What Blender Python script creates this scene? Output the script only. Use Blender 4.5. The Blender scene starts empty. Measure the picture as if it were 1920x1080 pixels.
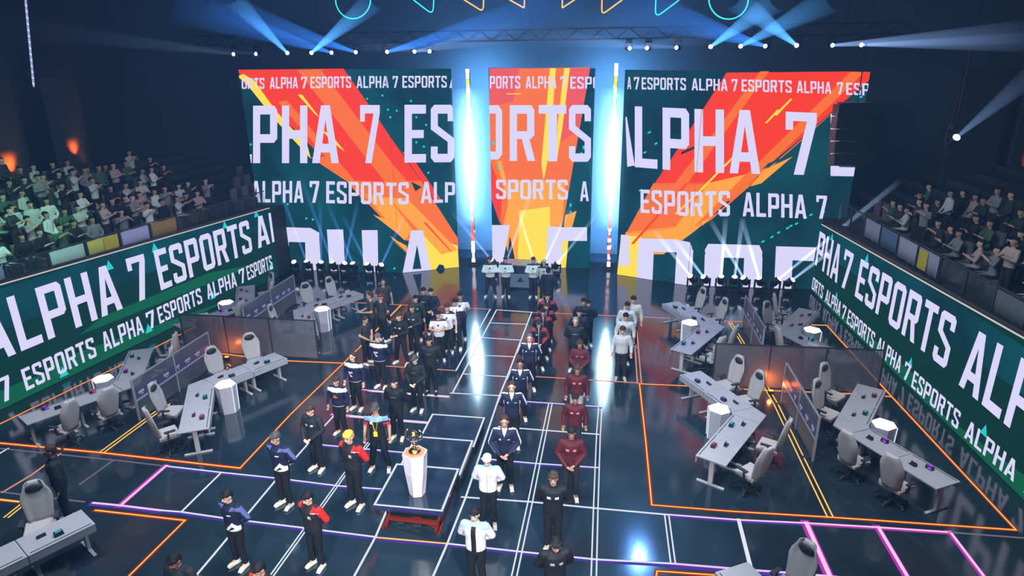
import bpy, bmesh, math, random
import numpy as np
from mathutils import Vector, Matrix
S = bpy.context.scene
COL = S.collection
PI = math.pi
rnd = random.Random(7)

# ------------------------------------------------------------------ camera
FOC, PITCH, YAW, ROLL = 1209.2, .3332, -.158, -.0118          # focal length in pixels of a 1920 wide frame
CAM = Vector((.11535, -10.64085, 9.3495))
FWD = Vector((math.sin(YAW)*math.cos(PITCH), math.cos(YAW)*math.cos(PITCH), -math.sin(PITCH)))
_r = Vector((math.cos(YAW), -math.sin(YAW), 0)); _u = _r.cross(FWD)
RGT = _r*math.cos(ROLL)+_u*math.sin(ROLL); UPV = -_r*math.sin(ROLL)+_u*math.cos(ROLL)
cd = bpy.data.cameras.new('camera'); cam = bpy.data.objects.new('camera', cd); COL.objects.link(cam)
cd.sensor_width = 36; cd.lens = FOC*36/1920; cd.clip_end = 300
cam.matrix_world = Matrix(((RGT.x, UPV.x, -FWD.x, CAM.x), (RGT.y, UPV.y, -FWD.y, CAM.y), (RGT.z, UPV.z, -FWD.z, CAM.z), (0, 0, 0, 1)))
S.camera = cam

# ------------------------------------------------------------------ world, exposure, big lights
S.view_settings.view_transform = 'Standard'; S.view_settings.look = 'None'
S.view_settings.gamma = 1; S.view_settings.exposure = 0; S.view_settings.use_curve_mapping = False
S.cycles.use_denoising = True
S.cycles.max_bounces = 6; S.cycles.diffuse_bounces = 2; S.cycles.glossy_bounces = 3; S.cycles.transmission_bounces = 4
S.cycles.transparent_max_bounces = 16; S.cycles.volume_bounces = 0
S.cycles.sample_clamp_indirect = 4; S.cycles.caustics_reflective = False; S.cycles.caustics_refractive = False
W = bpy.data.worlds.new('world'); S.world = W; W.use_nodes = True
W.node_tree.nodes['Background'].inputs[0].default_value = (.10, .17, .34, 1)
W.node_tree.nodes['Background'].inputs[1].default_value = .035
_hz = W.node_tree.nodes.new('ShaderNodeVolumeScatter')      # thin stage haze filling the hall
_hz.inputs['Color'].default_value = (.22, .52, 1, 1); _hz.inputs['Density'].default_value = .0022; _hz.inputs['Anisotropy'].default_value = .3
W.node_tree.links.new(_hz.outputs[0], W.node_tree.nodes['World Output'].inputs['Volume'])

def lamp(name, kind, loc, target, power, color, size=None, size_y=None, spot=None, blend=.5, parent=None):
    d = bpy.data.lights.new(name, kind); d.energy = power; d.color = color
    if kind == 'AREA':
        d.shape = 'RECTANGLE'; d.size = size; d.size_y = size_y or size
    else:
        d.shadow_soft_size = size or .1
    if kind == 'SPOT':
        d.spot_size = spot; d.spot_blend = blend
    o = bpy.data.objects.new(name, d); COL.objects.link(o)
    o.location = loc
    v = Vector(target)-Vector(loc)
    o.rotation_euler = v.to_track_quat('-Z', 'Y').to_euler()
    if parent: o.parent = parent
    return o
lamp('stage_wash', 'AREA', (-3.4, 1.0, 13.6), (-3.4, 3.0, 0), 2300, (.70, .85, 1), 11, 6)
lamp('front_wash', 'SPOT', (-3.4, -15, 12.5), (-3.4, 3.2, .8), 19000, (.84, .92, 1), .8, spot=math.radians(44), blend=.9)
lamp('front_key', 'SPOT', (4.0, -11.5, 12.8), (-2.6, 0.5, 1.0), 15000, (.98, .93, .96), .5, spot=math.radians(40), blend=.7)
lamp('back_blue', 'SPOT', (2.05, 15.1, 13.1), (-3.4, 9.0, 0), 4500, (.10, .36, 1), .08, spot=math.radians(84), blend=.8)
for _x in (-6.4, -.1): lamp('gap_fill', 'AREA', (_x, 20.3, 5.0), (_x, 23, 5.0), 1500, (.16, .50, 1), 1.6, 9)  # unseen lamps added to brighten the wall between the screens
lamp('haze_blue_fill', 'SPOT', (-3.4, 18.2, 13.4), (-3.4, -5, 13.0), 16000, (.12, .42, 1), .1, spot=math.radians(62), blend=.9)  # unseen spot added only to tint the upper haze blue
lamp('desk_fill', 'SPOT', (-11.5, -1, 13.5), (-11.6, .8, .7), 4200, (.90, .90, 1), .4, spot=math.radians(58), blend=.9)  # unseen spots added on both sides to brighten the desks
lamp('desk_fill', 'SPOT', (5.0, 0, 13.5), (5.0, 3.6, .7), 3800, (.92, .88, .92), .4, spot=math.radians(52), blend=.9)
lamp('crowd_green', 'SPOT', (-14.5, 3.5, 10.5), (-20.5, 6.5, 4.6), 1700, (.16, 1, .50), .4, spot=math.radians(60), blend=.9)
lamp('crowd_cool', 'SPOT', (-9, 6, 13), (-20.5, 11.5, 4.4), 480, (.85, .88, 1), .5, spot=math.radians(46), blend=.9)
lamp('crowd_dim', 'SPOT', (4, 4, 13), (13.5, 9, 4.2), 260, (.75, .72, .85), .5, spot=math.radians(60), blend=.9)
lamp('crowd_spot', 'SPOT', (5, 2, 12), (13.2, 9.2, 4.0), 350, (.25, 1, .5), .4, spot=math.radians(26), blend=.9)

# ------------------------------------------------------------------ helpers
def ray(px, py): return FWD+RGT*((px-960)/FOC)-UPV*((py-540)/FOC)
def fp(px, py, z=0.0):                       # the point at height z seen at a place of the 1920x1080 frame
    d = ray(px, py); return CAM+d*((z-CAM.z)/d.z)
def yp(px, py, y):                            # the same on the upright plane at depth y
    d = ray(px, py); return CAM+d*((y-CAM.y)/d.y)
def proj(p):
    d = Vector(p)-CAM; z = d.dot(FWD); return 960+FOC*d.dot(RGT)/z, 540-FOC*d.dot(UPV)/z

def mat(name, color, rough=.5, metal=0, spec=.5, emit=None, es=1.0, ior=None, noise=None):
    m = bpy.data.materials.new(name); m.use_nodes = True
    nt = m.node_tree; b = nt.nodes['Principled BSDF']
    b.inputs['Base Color'].default_value = (*color, 1); b.inputs['Roughness'].default_value = rough
    b.inputs['Metallic'].default_value = metal; b.inputs['Specular IOR Level'].default_value = spec
    if ior: b.inputs['IOR'].default_value = ior
    if emit:
        b.inputs['Emission Color'].default_value = (*emit, 1); b.inputs['Emission Strength'].default_value = es
    if noise:                                 # (scale, amount): a slight mottling of the colour
        tc = nt.nodes.new('ShaderNodeTexCoord'); n = nt.nodes.new('ShaderNodeTexNoise')
        n.inputs['Scale'].default_value = noise[0]; n.inputs['Detail'].default_value = 5
        r = nt.nodes.new('ShaderNodeValToRGB'); a = noise[1]
        r.color_ramp.elements[0].position = .3; r.color_ramp.elements[1].position = .7
        r.color_ramp.elements[0].color = (*[max(0, c*(1-a)) for c in color], 1)
        r.color_ramp.elements[1].color = (*[min(1, c*(1+a)) for c in color], 1)
        nt.links.new(tc.outputs['Object'], n.inputs['Vector']); nt.links.new(n.outputs['Fac'], r.inputs['Fac'])
        nt.links.new(r.outputs['Color'], b.inputs['Base Color'])
    return m
def glow(name, color, strength=1.0):
    m = bpy.data.materials.new(name); m.use_nodes = True; nt = m.node_tree; nt.nodes.clear()
    e = nt.nodes.new('ShaderNodeEmission'); o = nt.nodes.new('ShaderNodeOutputMaterial')
    e.inputs[0].default_value = (*color, 1); e.inputs[1].default_value = strength
    nt.links.new(e.outputs[0], o.inputs[0]); return m

def link(name, me, mats, parent=None, loc=None):
    o = bpy.data.objects.new(name, me); COL.objects.link(o)
    for m in (mats if isinstance(mats, (list, tuple)) else [mats]):
        me.materials.append(m)
    if parent: o.parent = parent
    if loc: o.location = loc
    return o
def tag(o, label=None, cat=None, group=None, kind=None):
    if label: o['label'] = label
    if cat: o['category'] = cat
    if group: o['group'] = group
    if kind: o['kind'] = kind
    return o
def thing(name, label, cat, loc=(0, 0, 0), rz=0, group=None):
    o = bpy.data.objects.new(name, None); COL.objects.link(o); o.empty_display_size = .2
    o.location = loc; o.rotation_euler = (0, 0, rz)
    return tag(o, label, cat, group)

class MB:                                     # collects shapes, builds ONE mesh object
    def __init__(s): s.v = []; s.f = []; s.m = []; s.smooth = []
    def add(s, vs, fs, mi=0, smooth=False):
        k = len(s.v); s.v += [tuple(v) for v in vs]
        for f in fs: s.f.append([k+i for i in f]); s.m.append(mi); s.smooth.append(smooth)
        return s
    def box(s, c, d, mi=0, rz=0, M=None, taper=1.0):
        vs = []
        for z in (-.5, .5):
            t = taper if z > 0 else 1.0
            for x, y in ((-.5, -.5), (.5, -.5), (.5, .5), (-.5, .5)):
                vs.append(Vector((x*d[0]*t, y*d[1]*t, z*d[2])))
        R = M if M else Matrix.Rotation(rz, 3, 'Z')
        vs = [R @ v + Vector(c) for v in vs]
        return s.add(vs, [(3, 2, 1, 0), (4, 5, 6, 7), (0, 1, 5, 4), (1, 2, 6, 5), (2, 3, 7, 6), (3, 0, 4, 7)], mi)
    def bar(s, a, b, w, h=None, mi=0, up=(0, 0, 1)):
        a = Vector(a); b = Vector(b); d = b-a; L = d.length; z = d.normalized()
        u = Vector(up)
        if abs(z.dot(u)) > .98: u = Vector((0, 1, 0))
        x = u.cross(z).normalized(); y = z.cross(x)
        M = Matrix((x, y, z)).transposed()
        return s.box((a+b)/2, (w, h or w, L), mi, M=M)
    def tube(s, pts, rads, n=10, mi=0, cap=True, smooth=True, closed=False):
        pts = [Vector(p) for p in pts]; rings = []
        if not isinstance(rads, (list, tuple)): rads = [rads]*len(pts)
        u = None
        for i, p in enumerate(pts):
            if closed: t = (pts[(i+1) % len(pts)]-pts[i-1])
            else: t = (pts[min(i+1, len(pts)-1)]-pts[max(i-1, 0)])
            t.normalize()
            if u is None:
                u = Vector((0, 0, 1)) if abs(t.z) < .9 else Vector((1, 0, 0))
            u = (u-t*u.dot(t)).normalized(); w = t.cross(u)
            rings.append([p+(u*math.cos(2*PI*k/n)+w*math.sin(2*PI*k/n))*rads[i] for k in range(n)])
        return s.loft(rings, mi, cap and not closed, smooth, closed)
    def loft(s, rings, mi=0, cap=True, smooth=True, closed=False):
        n = len(rings[0]); vs = [v for r in rings for v in r]; fs = []
        m = len(rings)
        for i in range(m if closed else m-1):
            j = (i+1) % m
            for k in range(n):
                l = (k+1) % n
                fs.append((i*n+k, i*n+l, j*n+l, j*n+k))
        s.add(vs, fs, mi, smooth)
        if cap:
            k = len(s.v)-len(vs)
            s.f.append([k+i for i in range(n)][::-1]); s.m.append(mi); s.smooth.append(False)
            s.f.append([k+(m-1)*n+i for i in range(n)]); s.m.append(mi); s.smooth.append(False)
        return s
    def ell(s, c, r, n=16, m=10, mi=0, R=None):
        rings = []
        for i in range(m+1):
            th = PI*(i/m); th = min(max(th, .06), PI-.06)
            ring = []
            for k in range(n):
                a = 2*PI*k/n
                v = Vector((r[0]*math.sin(th)*math.cos(a), r[1]*math.sin(th)*math.sin(a), -r[2]*math.cos(th)))
                if R: v = R @ v
                ring.append(v+Vector(c))
            rings.append(ring)
        return s.loft(rings, mi)
    def caps(s, a, b, ra, rb, n=12, mi=0):    # tapered capsule
        a = Vector(a); b = Vector(b); t = (b-a).normalized()
        P = []; Rr = []
        for q in (80, 55, 28, 0): q = math.radians(q); P.append(a-t*ra*math.sin(q)); Rr.append(ra*math.cos(q))
        for q in (0, 28, 55, 80): q = math.radians(q); P.append(b+t*rb*math.sin(q)); Rr.append(rb*math.cos(q))
        return s.tube(P, Rr, n, mi)
    def poly(s, pts, z0, z1, mi=0):           # upright prism over a ground polygon
        n = len(pts); vs = [(p[0], p[1], z0) for p in pts]+[(p[0], p[1], z1) for p in pts]
        fs = [list(range(n))[::-1], list(range(n, 2*n))]+[(i, (i+1) % n, n+(i+1) % n, n+i) for i in range(n)]
        return s.add(vs, fs, mi)
    def mesh(s, name):
        me = bpy.data.meshes.new(name); me.from_pydata(s.v, [], s.f)
        me.polygons.foreach_set('material_index', s.m); me.polygons.foreach_set('use_smooth', s.smooth)
        bm = bmesh.new(); bm.from_mesh(me); bmesh.ops.recalc_face_normals(bm, faces=bm.faces); bm.to_mesh(me); bm.free()
        me.update(); return me
    def build(s, name, mats, parent=None, loc=None, bevel=0):
        o = link(name, s.mesh(name), mats, parent, loc)
        if bevel:
            b = o.modifiers.new('bevel', 'BEVEL'); b.width = bevel; b.segments = 2; b.limit_method = 'ANGLE'
        return o
def copy_thing(o, label=None, loc=None, rz=None, group=None):
    r = o.copy(); COL.objects.link(r)
    for ch in o.children:
        c = ch.copy(); COL.objects.link(c); c.parent = r; c.matrix_parent_inverse = ch.matrix_parent_inverse.copy()
        for g in ch.children:
            d = g.copy(); COL.objects.link(d); d.parent = c
    if loc is not None: r.location = loc
    if rz is not None: r.rotation_euler = (0, 0, rz)
    return tag(r, label, None, group)

# ------------------------------------------------------------------ materials
M_floor = mat('floor_gloss', (.013, .026, .038), .115, spec=.5, ior=1.7, noise=(.6, .3))
M_wall = mat('dark_navy_wall', (.05, .065, .09), .9)
M_ceil = mat('dark_ceiling', (.03, .035, .05), .9)
M_black = mat('black_metal', (.012, .012, .015), .45)
M_dark = mat('dark_grey', (.03, .032, .04), .5)
M_tier = mat('tier_carpet', (.03, .035, .045), .9)
M_desk = mat('desk_laminate', (.36, .36, .40), .45, noise=(3, .06))
M_deskleg = mat('desk_leg_paint', (.45, .43, .46), .4)
M_chair = mat('chair_leather', (.46, .43, .42), .45)
M_pill = mat('chair_pillow', (.02, .02, .025), .6)
M_boxw = mat('lightbox_shell', (.42, .42, .50), .35)
M_boxtop = glow('lightbox_lamp', (1, .96, 1), 2.6)
M_white = glow('led_white', (.80, .86, 1), .95)
M_edge = glow('screen_edge_light', (.75, .70, .72), .8)
M_violet = glow('led_violet', (.20, .10, .9), .40)
M_pink = glow('led_pink', (1, .62, .95), .95); M_mag = glow('led_magenta', (.85, .06, .75), .55)
M_grey = glow('led_dim', (.45, .40, .55), .35)
M_orange = glow('led_orange', (1, .52, .09), 1.25)
M_red = glow('led_red', (1, .06, .004), .40)
M_salmon = glow('led_salmon', (1, .35, .25), .75)
M_L = glow('screen_white', (.70, .68, .97), 1)
M_teal = None

def screen_mat(name, c0, c1, scale, strength=1):
    m = bpy.data.materials.new(name); m.use_nodes = True; nt = m.node_tree; nt.nodes.clear()
    e = nt.nodes.new('ShaderNodeEmission'); o = nt.nodes.new('ShaderNodeOutputMaterial')
    tc = nt.nodes.new('ShaderNodeTexCoord'); mp = nt.nodes.new('ShaderNodeMapping')
    mp.inputs['Scale'].default_value = (scale, scale, scale); mp.inputs['Rotation'].default_value = (0, .7, 0)
    n = nt.nodes.new('ShaderNodeTexNoise'); n.inputs['Scale'].default_value = 1; n.inputs['Detail'].default_value = 3
    n.inputs['Distortion'].default_value = .6
    r = nt.nodes.new('ShaderNodeValToRGB')
    r.color_ramp.elements[0].position = .35; r.color_ramp.elements[1].position = .68
    r.color_ramp.elements[0].color = (*c0, 1); r.color_ramp.elements[1].color = (*c1, 1)
    nt.links.new(tc.outputs['Object'], mp.inputs[0]); nt.links.new(mp.outputs[0], n.inputs['Vector'])
    nt.links.new(n.outputs['Fac'], r.inputs[0]); nt.links.new(r.outputs[0], e.inputs[0])
    e.inputs[1].default_value = strength
    nt.links.new(e.outputs[0], o.inputs[0]); return m
M_teal = screen_mat('screen_teal', (.0035, .030, .045), (.004, .075, .10), .35)
M_green = screen_mat('screen_green', (.004, .030, .036), (.004, .055, .045), .5)
M_ored = glow('screen_red_orange', (.95, .045, .010), 1)
M_oran = glow('screen_orange', (.95, .17, .02), 1)
M_oyel = glow('screen_amber', (1, .38, .035), 1)
M_yell = glow('screen_yellow', (1, .75, .06), 1)
M_pinkr = glow('screen_pink_red', (.85, .10, .09), 1)
M_cyan = glow('screen_cyan', (.02, .60, .62), 1)
M_gband = glow('screen_green_band', (.005, .11, .055), 1)
M_dgreen = glow('screen_dark_green', (.004, .036, .032), 1)
SCREEN = [M_teal, M_L, M_ored, M_oran, M_oyel, M_yell, M_cyan, M_gband, M_dgreen, M_pinkr]
TEAL, LET, RED, ORA, AMB, YEL, CYA, GRN, DGR, PNK = range(10)

# ------------------------------------------------------------------ room shell
def slab(name, x0, x1, y0, y1, z0, z1, m):
    o = MB().box(((x0+x1)/2, (y0+y1)/2, (z0+z1)/2), (x1-x0, y1-y0, z1-z0)).build(name, m); return tag(o, kind='structure')
slab('floor', -34, 27, -22, 22.4, -.2, 0, M_floor)
slab('ceiling', -34, 27, -22, 22.4, 15, 15.2, M_ceil)
slab('wall_back', -34, 27, 22, 22.4, 0, 15, M_wall)
slab('wall_left', -34, -33.6, -22, 22, 0, 15, M_wall)
slab('wall_right', 26.6, 27, -22, 22, 0, 15, M_wall)
slab('wall_front', -34, 27, -22, -21.6, 0, 15, M_wall)

# ------------------------------------------------------------------ lettering (convex strokes, cap height 1)
def P4(*p): return list(p)
GL = {
 'A': (.60, [P4((0, 0), (.165, 0), (.345, 1), (.20, 1)), P4((.435, 0), (.60, 0), (.40, 1), (.255, 1)), P4((.12, .19), (.48, .19), (.455, .34), (.147, .34))]),
 'L': (.50, [P4((0, 0), (.165, 0), (.165, 1), (0, 1)), P4((.165, 0), (.50, 0), (.50, .155), (.165, .155))]),
 'P': (.56, [P4((0, 0), (.165, 0), (.165, 1), (0, 1)), P4((.165, .85), (.47, .85), (.56, .92), (.49, 1), (.165, 1)), P4((.395, .48), (.56, .42), (.56, .92), (.395, .92)), P4((.165, .36), (.49, .36), (.56, .44), (.47, .51), (.165, .51))]),
 'H': (.58, [P4((0, 0), (.165, 0), (.165, 1), (0, 1)), P4((.415, 0), (.58, 0), (.58, 1), (.415, 1)), P4((.165, .43), (.415, .43), (.415, .58), (.165, .58))]),
 '7': (.54, [P4((0, .86), (.54, .86), (.54, 1), (0, 1)), P4((0, .72), (.13, .72), (.13, .86), (0, .86)), P4((.14, 0), (.315, 0), (.54, .86), (.37, .86))]),
 'E': (.48, [P4((0, 0), (.165, 0), (.165, 1), (0, 1)), P4((.165, .85), (.48, .85), (.48, 1), (.165, 1)), P4((.165, .43), (.43, .43), (.43, .57), (.165, .57)), P4((.165, 0), (.48, 0), (.48, .15), (.165, .15))]),
 'S': (.54, [P4((.10, .85), (.46, .85), (.54, .93), (.46, 1), (.08, 1), (0, .93)), P4((.385, .72), (.54, .72), (.54, .93), (.385, .93)), P4((0, .58), (.16, .62), (.16, .93), (0, .93)), P4((0, .58), (.385, .36), (.54, .42), (.16, .64)), P4((.385, .08), (.54, .08), (.54, .42), (.385, .38)), P4((.08, 0), (.46, 0), (.54, .08), (.46, .15), (.08, .15), (0, .08)), P4((0, .08), (.155, .08), (.155, .28), (0, .28))]),
 'O': (.57, [P4((0, .10), (.165, .12), (.165, .88), (0, .90)), P4((.405, .12), (.57, .10), (.57, .90), (.405, .88)), P4((0, .10), (.10, 0), (.47, 0), (.57, .10), (.41, .15), (.16, .15)), P4((0, .90), (.16, .85), (.41, .85), (.57, .90), (.47, 1), (.10, 1))]),
 'R': (.58, [P4((0, 0), (.165, 0), (.165, 1), (0, 1)), P4((.165, .85), (.47, .85), (.56, .92), (.49, 1), (.165, 1)), P4((.395, .50), (.56, .46), (.56, .92), (.395, .92)), P4((.165, .40), (.49, .40), (.56, .48), (.47, .54), (.165, .54)), P4((.405, 0), (.58, 0), (.44, .42), (.27, .42))]),
 'T': (.52, [P4((0, .85), (.52, .85), (.52, 1), (0, 1)), P4((.18, 0), (.345, 0), (.345, .86), (.18, .86))]),
}
GAP, SPC = .11, .34
def text_polys(txt):
    x = 0; out = []
    for ch in txt:
        if ch == ' ': x += SPC; continue
        w, ps = GL[ch]
        out += [[(x+a, b) for a, b in p] for p in ps]; x += w+GAP
    x -= GAP
    return [[(a/x, b) for a, b in p] for p in out]

def clip(poly, axis, lim, keep_less):
    out = []; n = len(poly)
    for i in range(n):
        p, q = poly[i], poly[(i+1) % n]
        ip = (p[axis] <= lim) if keep_less else (p[axis] >= lim); iq = (q[axis] <= lim) if keep_less else (q[axis] >= lim)
        if ip: out.append(p)
        if ip != iq:
            t = (lim-p[axis])/(q[axis]-p[axis]); out.append((p[0]+t*(q[0]-p[0]), p[1]+t*(q[1]-p[1])))
    return out

class Screen:
    """An LED wall standing on a ground polyline: surface coordinates are (run along the wall, height)."""
    def __init__(s, line, top):                # top: heights at the two ends
        s.pts = [Vector((*p, 0)) for p in line]; s.top = top; s.run = [0]
        for a, b in zip(s.pts, s.pts[1:]): s.run.append(s.run[-1]+(b-a).length)
        s.L = s.run[-1]; s.mb = MB(); s.layer = 0
        s.norm = []
        for a, b in zip(s.pts, s.pts[1:]):
            d = (b-a).normalized(); n = Vector((d.y, -d.x, 0))
            if n.dot(CAM-a) < 0: n = -n
            s.norm.append(n)
    def uv(s, px, py):
        d = ray(px, py); best = None
        for i, (a, b) in enumerate(zip(s.pts, s.pts[1:])):
            n = s.norm[i]; k = (a-CAM).dot(n)/d.dot(n); X = CAM+d*k; e = (b-a)
            t = (X-a).dot(e)/e.length_squared
            miss = max(0, -t, t-1)
            if best is None or miss < best[0]-1e-9: best = (miss, s.run[i]+t*e.length, X.z)
        return best[1], best[2]
    def topz(s, u): return s.top[0]+(s.top[1]-s.top[0])*u/s.L
    def at(s, u, z, off, i):
        a, b = s.pts[i], s.pts[i+1]; t = (u-s.run[i])/(s.run[i+1]-s.run[i])
        p = a+(b-a)*t+s.norm[i]*off; return (p.x, p.y, z)
    def draw(s, poly, mi, layer):
        poly = clip(clip(poly, 0, 0, False), 0, s.L, True)
        if len(poly) > 2: poly = clip(poly, 1, .012, False)
        if len(poly) < 3: return
        for i in range(len(s.norm)):
            q = clip(clip(poly, 0, s.run[i], False), 0, s.run[i+1], True) if len(s.norm) > 1 else poly
            # top edge may slope: clip against its mean over the piece
            if len(q) > 2:
                tz = s.topz(sum(a for a, b in q)/len(q)); q = clip(q, 1, tz-.01, True)
            if len(q) < 3: continue
            s.mb.add([s.at(u, z, .012+.004*layer, i) for u, z in q], [list(range(len(q)))], mi)
    def px(s, pts, mi, layer): s.draw([s.uv(*p) for p in pts], mi, layer)
    def text(s, txt, bl, br, tr, tl, mi=LET, layer=8, px=True):
        q = [s.uv(*p) for p in (bl, br, tr, tl)] if px else [bl, br, tr, tl]
        for poly in text_polys(txt):
            out = []
            for a, b in poly:
                u = (q[0][0]*(1-a)+q[1][0]*a)*(1-b)+(q[3][0]*(1-a)+q[2][0]*a)*b
                z = (q[0][1]*(1-a)+q[1][1]*a)*(1-b)+(q[3][1]*(1-a)+q[2][1]*a)*b
                out.append((u, z))
            s.draw(out, mi, layer)
    def build(s, label, cat, edge=True):
        t = thing('led_screen', label, cat, s.pts[0])
        case = MB()
        for i, (a, b) in enumerate(zip(s.pts, s.pts[1:])):
            n = s.norm[i]; za, zb = s.topz(s.run[i]), s.topz(s.run[i+1])
            f = [a, b, b-n*.18, a-n*.18]
            vs = [(p.x, p.y, 0) for p in f]+[(f[0].x, f[0].y, za), (f[1].x, f[1].y, zb), (f[2].x, f[2].y, zb), (f[3].x, f[3].y, za)]
            case.add(vs, [(3, 2, 1, 0), (4, 5, 6, 7), (0, 1, 5, 4), (1, 2, 6, 5), (2, 3, 7, 6), (3, 0, 4, 7)])
        bg = MB()
        for i in range(len(s.norm)):
            u0, u1 = s.run[i], s.run[i+1]
            s.mb.add([s.at(u0, .012, .006, i), s.at(u1, .012, .006, i), s.at(u1, s.topz(u1)-.01, .006, i), s.at(u0, s.topz(u0)-.01, .006, i)], [(0, 1, 2, 3)], s.bg)
        inv = -s.pts[0]
        for mb, nm, m in ((case, 'cabinet', [M_black]), (s.mb, 'display', SCREEN)):
            mb.v = [(x+inv.x, y+inv.y, z) for x, y, z in mb.v]; mb.build(nm, m, t)
        return t
    bg = TEAL

# ---- the three stage screens
def cr(ox, oy, sc): return lambda l: [(ox+a/sc, oy+b/sc) for a, b in l]
def stage_words(scr, c, rows):
    for txt, (x0, x1), (yb0, yb1), (yt0, yt1) in rows:
        q = c([(x0, yb0), (x1, yb1), (x1, yt1), (x0, yt0)]); scr.text(txt, *q)
c1 = cr(420, 110, 2.454)
LS = Screen([(-16.62, 17.5), (-9.78, 17.55), (-7.2, 18.8)], (9.3, 9.22))
def band(scr, c, l, mi, ly): scr.px(c(l), mi, ly)
band(LS, c1, [(62, 42), (548, 42), (700, 260), (330, 330), (90, 110)], RED, 1)
band(LS, c1, [(330, 330), (690, 245), (905, 560), (560, 560)], RED, 1)
band(LS, c1, [(560, 560), (905, 560), (1075, 825), (1080, 870), (830, 835)], ORA, 1)
band(LS, c1, [(330, 42), (440, 42), (905, 640), (800, 640)], ORA, 2)
band(LS, c1, [(62, 82), (100, 110), (240, 285), (400, 460), (385, 400), (240, 240), (140, 100), (90, 70)], YEL, 2)
band(LS, c1, [(250, 200), (290, 190), (720, 700), (640, 650)], ORA, 2)
band(LS, c1, [(400, 455), (480, 450), (640, 640), (560, 560)], ORA, 2)
band(LS, c1, [(450, 330), (490, 345), (560, 430), (520, 400)], YEL, 3)
band(LS, c1, [(340, 165), (360, 165), (440, 270), (420, 255)], YEL, 3)
band(LS, c1, [(820, 430), (850, 430), (1000, 650), (960, 640)], RED, 2)
band(LS, c1, [(640, 620), (760, 640), (870, 790), (830, 835)], AMB, 2)
band(LS, c1, [(760, 640), (840, 640), (1075, 880), (1000, 900)], AMB, 3)
band(LS, c1, [(685, 716), (800, 760), (850, 830), (780, 790)], AMB, 2)
band(LS, c1, [(760, 812), (840, 860), (850, 905), (800, 860)], AMB, 2)
band(LS, c1, [(900, 800), (1075, 860), (1082, 985), (930, 985), (905, 880)], YEL, 2)
band(LS, c1, [(915, 750), (930, 755), (1050, 890), (1040, 885)], RED, 4)
band(LS, c1, [(965, 985), (990, 945), (1010, 950), (1020, 985)], TEAL, 5)
band(LS, c1, [(860, 565), (910, 590), (880, 610)], TEAL, 5)
for x, y in ((655, 180), (690, 235), (750, 230), (790, 235), (725, 165), (855, 190), (880, 380), (915, 400), (925, 300), (880, 265), (760, 265), (935, 520), (230, 745), (375, 730), (405, 735), (290, 665), (780, 960), (120, 390)):
    band(LS, c1, [(x, y), (x+9, y), (x+9, y+9), (x, y+9)], CYA, 3)
for x, y in ((560, 860), (620, 930), (745, 800), (330, 850)):
    band(LS, c1, [(x, y), (x+6, y), (x+120, y+110), (x+105, y+110)], DGR, 2)
stage_words(LS, c1, [
 ('ORTS', (84, 188), (139, 138), (91, 88)), ('ALPHA', (213, 342), (138, 136), (85, 84)), ('7', (356, 384), (136, 136), (84, 83)), ('ESPORTS', (400, 586), (136, 134), (83, 81)),
 ('ALPHA', (612, 757), (135, 134), (80, 80)), ('7', (775, 800), (134, 134), (80, 80)), ('ESPORTS', (820, 1024), (134, 133), (79, 79)), ('A', (1036, 1075), (135, 135), (80, 80)),
 ('L', (62, 130), (478, 480), (214, 214)), ('PHA', (136, 530), (480, 480), (216, 214)), ('7', (628, 718), (480, 480), (213, 213)), ('ESP', (830, 1190), (478, 474), (212, 212)),
 ('ALPHA', (128, 368), (660, 662), (562, 562)), ('7', (396, 440), (662, 662), (562, 562)), ('ESPORTS', (472, 850), (664, 668), (563, 566)), ('ALP', (905, 1062), (665, 660), (566, 568)),
 ('A', (806, 968), (1060, 1050), (790, 788))])
for l in ([(220, 775), (300, 775), (300, 1000), (240, 1000)], [(300, 775), (400, 778), (440, 800), (440, 845), (300, 842)], [(375, 840), (440, 830), (450, 1000), (380, 1000)],
          [(475, 785), (550, 785), (560, 1000), (490, 1000)], [(635, 788), (708, 788), (712, 1000), (645, 1000)]):
    LS.px(c1(l), LET, 8)
LS.build('left stage screen with a diagonal orange streak and white slogan lettering', 'screen')

c2 = cr(840, 110, 2.455)
CS = Screen([(-5.60, 19.3), (-.86, 19.3)], (9.23, 9.17))
band(CS, c2, [(190, 38), (655, 38), (540, 700), (520, 780), (250, 780), (195, 560)], ORA, 1)
band(CS, c2, [(190, 38), (330, 38), (300, 200), (195, 215)], PNK, 2)
band(CS, c2, [(540, 38), (655, 38), (600, 330), (520, 380)], PNK, 2)
band(CS, c2, [(470, 38), (497, 38), (470, 420), (440, 560), (430, 480)], YEL, 3)
band(CS, c2, [(535, 38), (562, 38), (525, 330), (500, 470), (505, 300)], YEL, 3)
band(CS, c2, [(300, 560), (540, 560), (525, 760), (480, 985), (300, 985), (250, 790)], AMB, 3)
band(CS, c2, [(330, 700), (470, 680), (470, 985), (320, 985)], YEL, 4)
band(CS, c2, [(470, 780), (560, 780), (540, 985), (460, 985)], YEL, 4)
band(CS, c2, [(540, 720), (592, 700), (570, 780), (530, 800)], AMB, 4)
band(CS, c2, [(225, 470), (245, 470), (330, 780), (310, 780)], AMB, 4)
band(CS, c2, [(195, 470), (250, 620), (240, 760), (198, 640)], RED, 2)
band(CS, c2, [(270, 160), (335, 160), (335, 164), (270, 164)], YEL, 4)
band(CS, c2, [(285, 815), (300, 880), (320, 985), (265, 985), (275, 900)], TEAL, 5)
for x, y in ((205, 380), (228, 490), (610, 430), (620, 400), (560, 700), (560, 665)):
    band(CS, c2, [(x, y), (x+9, y), (x+9, y+16), (x, y+16)], CYA, 6)
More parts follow.
